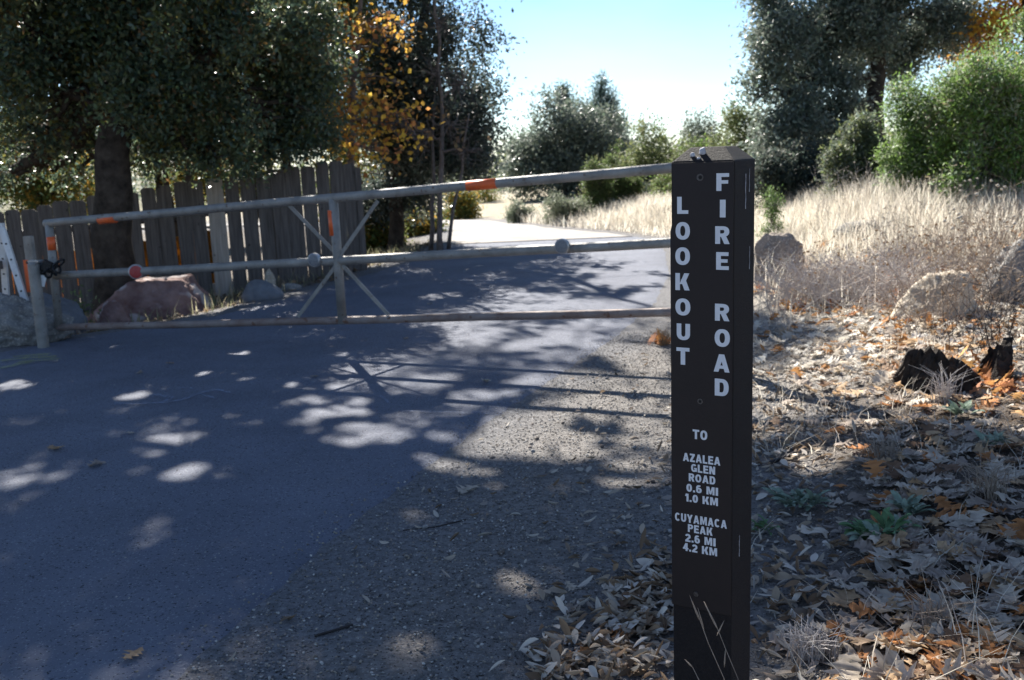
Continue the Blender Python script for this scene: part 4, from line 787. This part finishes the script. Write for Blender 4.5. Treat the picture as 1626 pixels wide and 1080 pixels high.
# lobed oak leaf meshes
def oak_leaf(seed, L=.115):
    rs = np.random.default_rng(seed); n = 22; V = []; lob = np.array([.015, .015, .08, .20, .27, .17, .15, .30, .46, .30, .18, .17, .32, .52, .33, .18, .16, .26, .34, .18, .12, .0]); curl = rs.uniform(-.1, .5); tw = rs.uniform(-.7, .7); bend = rs.uniform(.0, .8); ps = rs.uniform(-.15, .15)
    for i in range(n):
        t = i / (n - 1); x = L * (t - .5)
        for sd in (-1, 0, 1):
            wv = lob[i] * L * (1 + .13 * rs.normal()) * sd * .92; fwd = .22 * abs(wv) if lob[i] > .2 else 0
            a = tw * (t - .5); yy = wv * math.cos(a); zz = wv * math.sin(a) + abs(wv) * curl * .7 + L * bend * (t - .5) ** 2 * .8 + .004 * rs.normal()
            V.append((x + fwd, yy + ps * L * t * t, zz))
    V = np.array(V); V[:, 2] -= V[:, 2].min(); ids = np.arange(n * 3).reshape(n, 3)
    Fq = np.concatenate([np.stack([ids[:-1, k], ids[1:, k], ids[1:, k + 1], ids[:-1, k + 1]], -1) for k in (0, 1)]); return V, Fq
def small_leaf(seed, L=.042):
    rs = np.random.default_rng(seed); n = 6; V = []; curl = rs.uniform(.2, 1.3); bend = rs.uniform(-.5, 1.2)
    for i in range(n):
        t = i / (n - 1); wv = L * .24 * math.sin(math.pi * min(1, t * .96 + .02)) ** .8
        for sd in (-1, 0, 1): V.append((L * (t - .5), wv * sd * math.cos(curl), abs(wv * sd) * math.sin(curl) + L * bend * (t - .5) ** 2))
    V = np.array(V); V[:, 2] -= V[:, 2].min(); ids = np.arange(n * 3).reshape(n, 3)
    Fq = np.concatenate([np.stack([ids[:-1, k], ids[1:, k], ids[1:, k + 1], ids[:-1, k + 1]], -1) for k in (0, 1)]); return V, Fq
LV = [oak_leaf(i) for i in range(9)]; SV = [small_leaf(i) for i in range(8)]
LC = {'pale buff': (.54, .46, .37), 'grey-brown': (.37, .30, .245), 'tan': (.47, .32, .19), 'rust orange': (.44, .19, .07), 'dark brown': (.2, .12, .075)}
def scatter_mesh(name, x, y, z, variants, colors, smin, smax, tilt, seed, m, label, cat='leaves', mirror=True):
    rs = np.random.default_rng(seed); VV = []; FF = []; CC = []; off = 0; n = len(x); pick = rs.integers(0, len(variants), n); colors = np.asarray(colors)
    for k, (V, Fq) in enumerate(variants):
        ii = np.where(pick == k)[0]; m_ = len(ii)
        if not m_: continue
        a = rs.uniform(0, 6.283, m_); s_ = rs.uniform(smin, smax, m_); tx = rs.normal(size=m_) * tilt; ty = rs.normal(size=m_) * tilt; flip = np.where(rs.uniform(size=m_) < .35, -1, 1)
        P = V[None] * s_[:, None, None]; P = P.copy(); h = P[:, :, 2].max(1); P[:, :, 2] = np.where(flip[:, None] > 0, P[:, :, 2], h[:, None] - P[:, :, 2])
        P[:, :, 2] += P[:, :, 0] * np.tan(np.clip(tx, -1, 1))[:, None] + P[:, :, 1] * np.tan(np.clip(ty, -1, 1))[:, None]; P[:, :, 2] -= P[:, :, 2].min(1)[:, None] * .8
        c, s2 = np.cos(a)[:, None], np.sin(a)[:, None]; W = np.stack([P[:, :, 0] * c - P[:, :, 1] * s2 + x[ii][:, None], P[:, :, 0] * s2 + P[:, :, 1] * c + y[ii][:, None], P[:, :, 2] + z[ii][:, None]], -1)
        nv = V.shape[0]; VV.append(W.reshape(-1, 3)); FF.append((Fq[None] + (np.arange(m_) * nv)[:, None, None] + off).reshape(-1, Fq.shape[1])); off += m_ * nv
        cc = colors[rs.integers(0, len(colors), m_)] * rs.uniform(.75, 1.2, (m_, 1)); CC.append(np.repeat(cc, nv, 0))
    o = link(name, np_mesh(name, np.concatenate(VV), np.concatenate(FF), np.concatenate(CC)), m); return tag(o, label, cat, kind='stuff')
def pts(n, reg, fn, seed):
    rs = np.random.default_rng(seed); x = rs.uniform(reg[0], reg[1], n); y = rs.uniform(reg[2], reg[3], n); k = rs.uniform(size=n) < fn(x, y); return x[k], y[k]
lc = list(LC.values())
fn_l = lambda x, y: sm(1.35, 2.2, x - xr(y) + .35 * wob(x, y, 1.2))
x, y = pts(2300, (.3, 5.5, 1.6, 6.6), fn_l, 1)
scatter_mesh('leaf_litter', x, y, gz(x, y) + rng.uniform(.0, .018, len(x)), LV, lc[:3] * 2 + lc + [(.24, .155, .1), (.3, .21, .14), (.42, .26, .13)], .5, 1.05, .2, 2, M_dry, 'deep litter of lobed brown oak leaves on the right bank')
x, y = pts(15000, (-1.2, 5.5, 1.6, 6.8), lambda x, y: .06 + .9 * sm(.7, 1.5, x - xr(y) + .5 * wob(x, y, 1.1)) , 3); k = x - xr(y) > .02; x, y = x[k], y[k]
scatter_mesh('small_leaf_litter', x, y, gz(x, y) + rng.uniform(0, .012, len(x)), SV, [(.42, .36, .29), (.34, .29, .25), (.26, .2, .15), (.5, .45, .38), (.2, .14, .09)], .6, 1.25, .3, 4, M_dry, 'small curled live oak leaves strewn over the gravel shoulder')
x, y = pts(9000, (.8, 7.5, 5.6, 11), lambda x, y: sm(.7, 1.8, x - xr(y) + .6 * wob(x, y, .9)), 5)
scatter_mesh('sunlit_litter', x, y, gz(x, y) + .002, [oak_leaf(i, .085) for i in range(20, 25)] + SV[:4], [(.64, .58, .5), (.6, .55, .48), (.46, .38, .29), (.7, .66, .58), (.42, .2, .07)], .6, 1.2, .3, 6, M_dry, 'bleached dry leaves covering the sunlit trodden ground')  # leaf colours raised to carry the brightness of the sun here
ox, oy = [], []
for u, v, su, n in [(1215, 450, 28, 130), (1250, 425, 35, 110), (1300, 415, 25, 70), (1420, 440, 40, 80), (1450, 500, 30, 90), (1460, 460, 30, 70), (1262, 490, 12, 40), (1600, 620, 20, 40), (1050, 545, 7, 24), (1550, 600, 30, 50), (1500, 430, 60, 90)]:
    rs = np.random.default_rng(int(u + v))
    for _ in range(n):
        p_ = on_ground(u + rs.normal() * su, v + rs.normal() * su * .35); ox.append(p_[0]); oy.append(p_[1])
ox, oy = np.array(ox), np.array(oy)
scatter_mesh('orange_litter', ox, oy, gz(ox, oy) + .004, LV, [(.48, .2, .06), (.42, .16, .05), (.52, .27, .09), (.36, .15, .07)], .4, .75, .4, 7, M_dry, 'drifts of orange oak leaves along the dry grass edge')
x, y = pts(6000, (-7, 0, 8, 17), lambda x, y: sm(.05, .35, xl(y) - x) * sm(2.6, 1.2, xl(y) - x), 8)
scatter_mesh('verge_litter', x, y, gz(x, y) + .003, [oak_leaf(i, .075) for i in range(30, 34)] + SV[:3], [(.34, .28, .22), (.28, .22, .17), (.36, .23, .12), (.2, .15, .11)], .6, 1.2, .3, 9, M_dry, 'brown leaf litter along the left road edge')
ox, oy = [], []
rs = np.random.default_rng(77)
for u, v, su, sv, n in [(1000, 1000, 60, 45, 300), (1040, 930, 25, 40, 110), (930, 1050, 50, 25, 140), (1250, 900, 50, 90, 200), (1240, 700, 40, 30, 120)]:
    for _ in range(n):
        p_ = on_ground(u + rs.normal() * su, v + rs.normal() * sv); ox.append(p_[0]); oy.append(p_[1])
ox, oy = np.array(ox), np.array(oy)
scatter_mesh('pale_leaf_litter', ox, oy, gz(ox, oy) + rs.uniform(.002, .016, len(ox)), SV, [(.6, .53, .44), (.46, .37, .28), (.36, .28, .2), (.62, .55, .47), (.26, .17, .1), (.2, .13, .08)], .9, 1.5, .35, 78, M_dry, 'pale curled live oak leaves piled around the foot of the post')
# gravel
def pebble_variants():
    out = []
    for s_ in range(6):
        bm = bmesh.new(); bmesh.ops.create_icosphere(bm, subdivisions=1, radius=1)
        V = np.array([v.co * (1 + .35 * noise.noise(v.co * 1.5 + Vector((s_ * 4, 0, 0)))) for v in bm.verts]) * np.array([1, .8, .55]); Fq = np.array([[v.index for v in f.verts] for f in bm.faces]); bm.free(); V[:, 2] += .3; out.append((V * .006, Fq))
    return out
M_peb = mat('pebble', rough=.9, noise_scale=90, attr=True)
x, y = pts(52000, (-1.4, 2.2, 1.6, 7.5), lambda x, y: sm(-.35, .2, x - xr(y)) ** 1.5 * (.35 + .65 * sm(2.2, .9, x - xr(y))), 10)
scatter_mesh('gravel', x, y, np.maximum(gz(x, y), .004 * (x < xr(y) + .05)) - .001, pebble_variants(), [(.2, .19, .185), (.28, .26, .24), (.13, .12, .115), (.33, .28, .22), (.24, .2, .17), (.42, .4, .37)], .25, 1.0, .2, 11, M_peb, 'loose grit and pebbles of the road shoulder', 'gravel')
x, y = pts(500, (-1.4, 2.2, 1.6, 7.5), lambda x, y: sm(.05, .3, x - xr(y)) * .8, 12)
scatter_mesh('gravel', x, y, gz(x, y) - .002, pebble_variants(), [(.24, .23, .22), (.3, .26, .22), (.15, .12, .1)], 1.4, 2.8, .2, 13, M_peb, 'larger scattered stones of the road shoulder', 'gravel')

x, y = pts(2600, (-5, 2.2, 1.6, 12), lambda x, y: ((x < xr(y)) & (x > xl(y))) * (.25 + .75 * sm(1.5, .1, xr(y) - x)), 14)
scatter_mesh('road_grit', x, y, 0 * x + .003, pebble_variants(), [(.3, .29, .28), (.2, .17, .14), (.4, .37, .33), (.12, .1, .09)], .2, .75, .2, 15, M_peb, 'scattered grit and crumbs on the asphalt', 'grit')
# countable leaves
LM = {k: leaf_mat('leaf_' + k.replace(' ', '_').replace('-', '_'), .2, .75, .2, base=v) for k, v in LC.items()}
LMESH = {}
for k in LC:
    for i, (V, Fq) in enumerate(LV):
        me = np_mesh('oak_leaf', V, Fq); me.materials.append(LM[k]); LMESH[(k, i)] = me
def leaf_obj(name, p, key, s_, rz, tilt, label, group):
    me = LMESH[(key, random.randrange(9))]; o = bpy.data.objects.new(name, me); col.objects.link(o); o.location = [float(c) for c in p]; o.scale = (s_,) * 3; o.rotation_euler = (random.gauss(0, tilt), random.gauss(0, tilt), rz)
    return tag(o, label, 'leaf', group)
LAND = [(1190, 1050, 'by the foot of the sign post'), (1268, 806, 'around the spreading woolly plant'), (1395, 862, 'around the leafy green low plant'), (1530, 640, 'below the charred stump'), (1290, 1045, 'beside the dense pale grass tuft'), (1480, 1010, 'among the thin dry grass'), (1570, 800, 'under the tall wispy dry grass'), (1405, 730, 'around the dry tuft between post and stump')]
def land(u, v): return min(LAND, key=lambda q: (q[0] - u) ** 2 + (1.4 * (q[1] - v)) ** 2)[2]
rs = np.random.default_rng(99); placed = 0; keys = list(LC); pw = [.38, .26, .16, .11, .09]
while placed < 235:
    u, v = rs.uniform(1190, 1640), 640 + 480 * rs.uniform() ** .8
    p_ = on_ground(u, v)
    if fn_l(p_[0], p_[1]) < .35 + .3 * rs.uniform(): continue
    k = keys[rs.choice(5, p=pw)]; leaf_obj('oak_leaf', (p_[0], p_[1], p_[2] + .012 + .012 * rs.uniform()), k, rs.uniform(.7, 1.2), rs.uniform(0, 6.28), .2, f'{k} lobed oak leaf in the litter {land(u, v)}', f'{k} oak leaves {land(u, v)}'); placed += 1
for _ in range(24):
    p_ = on_ground(rs.uniform(900, 1060), rs.uniform(920, 1075)); k = keys[rs.choice(5, p=pw)]
    leaf_obj('oak_leaf', (p_[0], p_[1], p_[2] + .006), k, rs.uniform(.4, .7), rs.uniform(0, 6.28), .25, f'{k} curled oak leaf on the gravel left of the sign post foot', f'{k} oak leaves on the gravel by the post')
for u, v, wpx, k in [(88, 713, 28, 'tan'), (153, 739, 34, 'grey-brown'), (213, 1041, 40, 'tan'), (208, 688, 14, 'pale buff'), (86, 574, 12, 'pale buff'), (222, 592, 12, 'grey-brown'), (270, 577, 12, 'tan'), (773, 607, 18, 'pale buff'), (500, 598, 14, 'grey-brown'), (683, 483, 10, 'pale buff'), (645, 538, 12, 'grey-brown'), (720, 500, 9, 'tan')]:
    p_ = on_z(u, v, .009); d_ = np.dot(p_ - CAM, F_); leaf_obj('oak_leaf', p_, k, wpx * d_ / FPX / .115 * 1.1, rs.uniform(0, 6.28), .08, f'{k} oak leaf lying alone on the shaded asphalt', 'single oak leaves on the asphalt')
p_ = on_ground(740, 781); leaf_obj('oak_leaf', p_ + np.array([0, 0, .004]), 'pale buff', .95, 1.2, .1, 'bleached oak leaf on the sunlit grit beside the asphalt edge', None)

# sticks
for pxs, r, lab in [([(500, 1012), (530, 1003), (560, 994)], .004, 'thin dark stick lying on the gravel shoulder'), ([(1222, 738), (1240, 731), (1262, 722)], .008, 'short dark stick in the litter right of the post'), ([(640, 843), (690, 838), (740, 826)], .0025, 'thin twig on the gravel near the asphalt edge'), ([(900, 870), (960, 860)], .002, 'pale straw stem lying on the gravel')]:
    P = [on_ground(u, v) + np.array([0, 0, r]) for u, v in pxs]; tag(MB().tube(P, r, 7).build('stick', M_dkst if r > .0022 else M_tan, smooth=True), lab, 'stick')

# charred stump
def stump():
    g = on_ground(1530, 618); yc = g[1] + .17; c = np.array([g[0] + .0, yc, float(gz(g[0], yc))]); e = empty('charred_stump', c, 'broken charred black stump with two jagged shards in the litter', 'stump')
    def shard(a0, a1, h, lean, r0=.2):
        n = 26; m = 10; V = []; rs = np.random.default_rng(int(a0 * 10) + 50)
        for side in (0, 1):
            for i in range(n + 1):
                a = a0 + (a1 - a0) * i / n; prof = max(.12, math.sin(math.pi * (i + .4) / (n + .8)) ** .5 * (.75 + .35 * rs.uniform())); 
                for k in range(m + 1):
                    t = k / m; r = (r0 - side * (.065 * (1 - .6 * t))) * (1 + .10 * (1 - t)) + .010 * math.sin(a * 31) + .007 * math.sin(a * 67 + t * 5) + .004 * rs.normal(); V.append(c + np.array([math.cos(a) * r * 1.15 + lean * t * h, math.sin(a) * r, -.05 + t * (h * prof + .05)]))
        V = np.array(V); ids = np.arange(len(V)).reshape(2, n + 1, m + 1); Fs = []
        for i in range(n):
            for k in range(m):
                Fs += [(ids[0, i, k], ids[0, i + 1, k], ids[0, i + 1, k + 1], ids[0, i, k + 1]), (ids[1, i, k], ids[1, i, k + 1], ids[1, i + 1, k + 1], ids[1, i + 1, k])]
            Fs.append((ids[0, i, m], ids[0, i + 1, m], ids[1, i + 1, m], ids[1, i, m]))
        for i in (0, n):
            for k in range(m): Fs.append((ids[0, i, k], ids[0, i, k + 1], ids[1, i, k + 1], ids[1, i, k]))
        shift(MB().add(V, Fs).build('shard', M_char), e)
    shard(R(150), R(280), .21, .14, .22); shard(R(-60), R(40), .23, .18, .22); shard(R(50), R(145), .12, 0, .2)
stump()

# woolly low plants with separate leaves
M_wool = leaf_mat('woolly_leaf', .15, .8, .15, base=(.26, .33, .25)); M_woolg = leaf_mat('green_leaf', .2, .7, .2, base=(.15, .26, .12))
def wl_mesh(m, seed, L=.075):
    rs = np.random.default_rng(seed); n = 7; V = []; bend = rs.uniform(.3, 1)
    for i in range(n):
        t = i / (n - 1); wv = L * .13 * math.sin(math.pi * (.12 + .86 * t)) ** .8
        for sd in (-1, 0, 1): V.append((L * (t - bend * .25 * t * t), wv * sd, abs(sd) * wv * .5 + L * (.75 * t - bend * .55 * t * t)))
    ids = np.arange(n * 3).reshape(n, 3); Fq = np.concatenate([np.stack([ids[:-1, k], ids[1:, k], ids[1:, k + 1], ids[:-1, k + 1]], -1) for k in (0, 1)])
    me = np_mesh('leaf', np.array(V), Fq); me.materials.append(m); me.polygons.foreach_set('use_smooth', [True] * len(me.polygons)); return me
WM = [wl_mesh(M_wool, i) for i in range(3)]; WG = [wl_mesh(M_woolg, i + 5) for i in range(3)]
for u, v, ru, meshes, nl, sc_, lab in [(1268, 806, 48, WM, 60, .8, 'spreading woolly grey-green plant in the litter close to the post'), (1395, 862, 48, WG + WM[:1], 60, 1.0, 'leafy green low plant among brown oak leaves'), (1528, 664, 22, WM, 26, .9, 'woolly pale plant just in front of the charred stump'), (1568, 712, 26, WM, 26, .8, 'silvery low plant below the charred stump'), (1215, 850, 22, WG, 16, .7, 'small green rosette beside the post edge'), (1440, 822, 22, WM, 22, .9, 'pale woolly rosette beside the leafy green plant')]:
    g = on_ground(u, v); e = empty('low_plant', g, lab, 'plant'); k_ = np.dot(g - CAM, F_) / FPX
    for i in range(nl):
        o = bpy.data.objects.new('leaf', random.choice(meshes)); col.objects.link(o); o.parent = e; cl_ = random.randrange(max(3, nl // 9)); rr = random.Random(cl_ + int(u)); 
        px_, py_ = rr.gauss(0, .5) * ru * k_, rr.gauss(0, .4) * ru * k_; o.location = (px_ + random.gauss(0, .006), py_ + random.gauss(0, .006), float(gz(g[0] + px_, g[1] + py_) - g[2]) + random.uniform(.01, .03)); o.rotation_euler = (random.gauss(0, .2), random.uniform(-.5, .35), random.uniform(0, 6.28)); s_ = 1.35 * sc_ * random.uniform(.6, 1.1); o.scale = (s_, s_, s_)
# dry tufts and the grass stalks at the foot of the post
def tuft(u, v, n, h, label, seed, c=None, lean=.8):
    g = on_ground(u, v); rs = np.random.default_rng(seed); b = MB()
    for i in range(n):
        a = rs.uniform(0, 6.28); l = h * rs.uniform(.5, 1.1); t = lean * rs.uniform(.2, 1); p0 = g + np.array([rs.normal() * .025, rs.normal() * .025, -.005]); d = np.array([math.cos(a), math.sin(a), 0]); b.tube([p0, p0 + d * l * t * .3 + np.array([0, 0, l * .6]), p0 + d * l * t + np.array([0, 0, l * .8])], [.0014, .0012, .0005], 4, cap=False)
    e = empty('grass_tuft', g, label, 'grass tuft'); shift(b.build('blades', c or M_tan), e)
tuft(1290, 1045, 170, .11, 'dense pale dry grass tuft at the foot of the post', 1, M_gry); tuft(1405, 730, 70, .12, 'dry grass tuft between the post and the stump', 2); tuft(1570, 800, 60, .2, 'tall wispy dry grass in the litter below the stump', 3); tuft(1480, 1010, 50, .16, 'thin dry grass rising among large oak leaves', 4); tuft(1055, 548, 60, .16, 'rusty dry weed beside the post at the road edge', 5, M_seed)
tuft(1500, 640, 60, .22, 'dry stems around the front of the charred stump', 6, M_gry)
def stalk(pix, y, heads, label):
    P = [at_y(u, v, y + .02 * i) for i, (u, v) in enumerate(pix)]; g0 = P[0].copy(); g0[2] = float(gz(g0[0], g0[1])); e = empty('grass_stalk', g0, label, 'grass stalk')
    shift(MB().tube([g0 - np.array([0, 0, .02])] + P, [.0008] * (len(P)) + [.0004], 5).build('stem', M_tan, smooth=True), e)
    for (u0, v0, u1, v1) in heads:
        a, c = at_y(u0, v0, y + .01), at_y(u1, v1, y + .01); shift(MB().tube([a, a + (c - a) * .3, a + (c - a) * .65, c], [.0004, .0017, .0012, .0002], 6).build('seed_spike', M_tan, smooth=True), e)
stalk([(1150, 1078), (1125, 1022), (1108, 975), (1096, 948)], 1.98, [(1110, 985, 1095, 945), (1118, 1000, 1108, 965)], 'bent dry grass stalk with seed spikes before the sign post')
stalk([(1172, 1078), (1152, 1030), (1136, 990), (1118, 955)], 2.0, [(1135, 990, 1117, 955), (1138, 1010, 1150, 985), (1150, 1060, 1152, 1030), (1140, 1000, 1126, 975)], 'taller dry grass stalk with drooping spikes before the sign post')
stalk([(1115, 1090), (1100, 1060), (1088, 1048)], 1.95, [(1100, 1060, 1087, 1047)], 'short dry grass stalk at the left of the sign post')
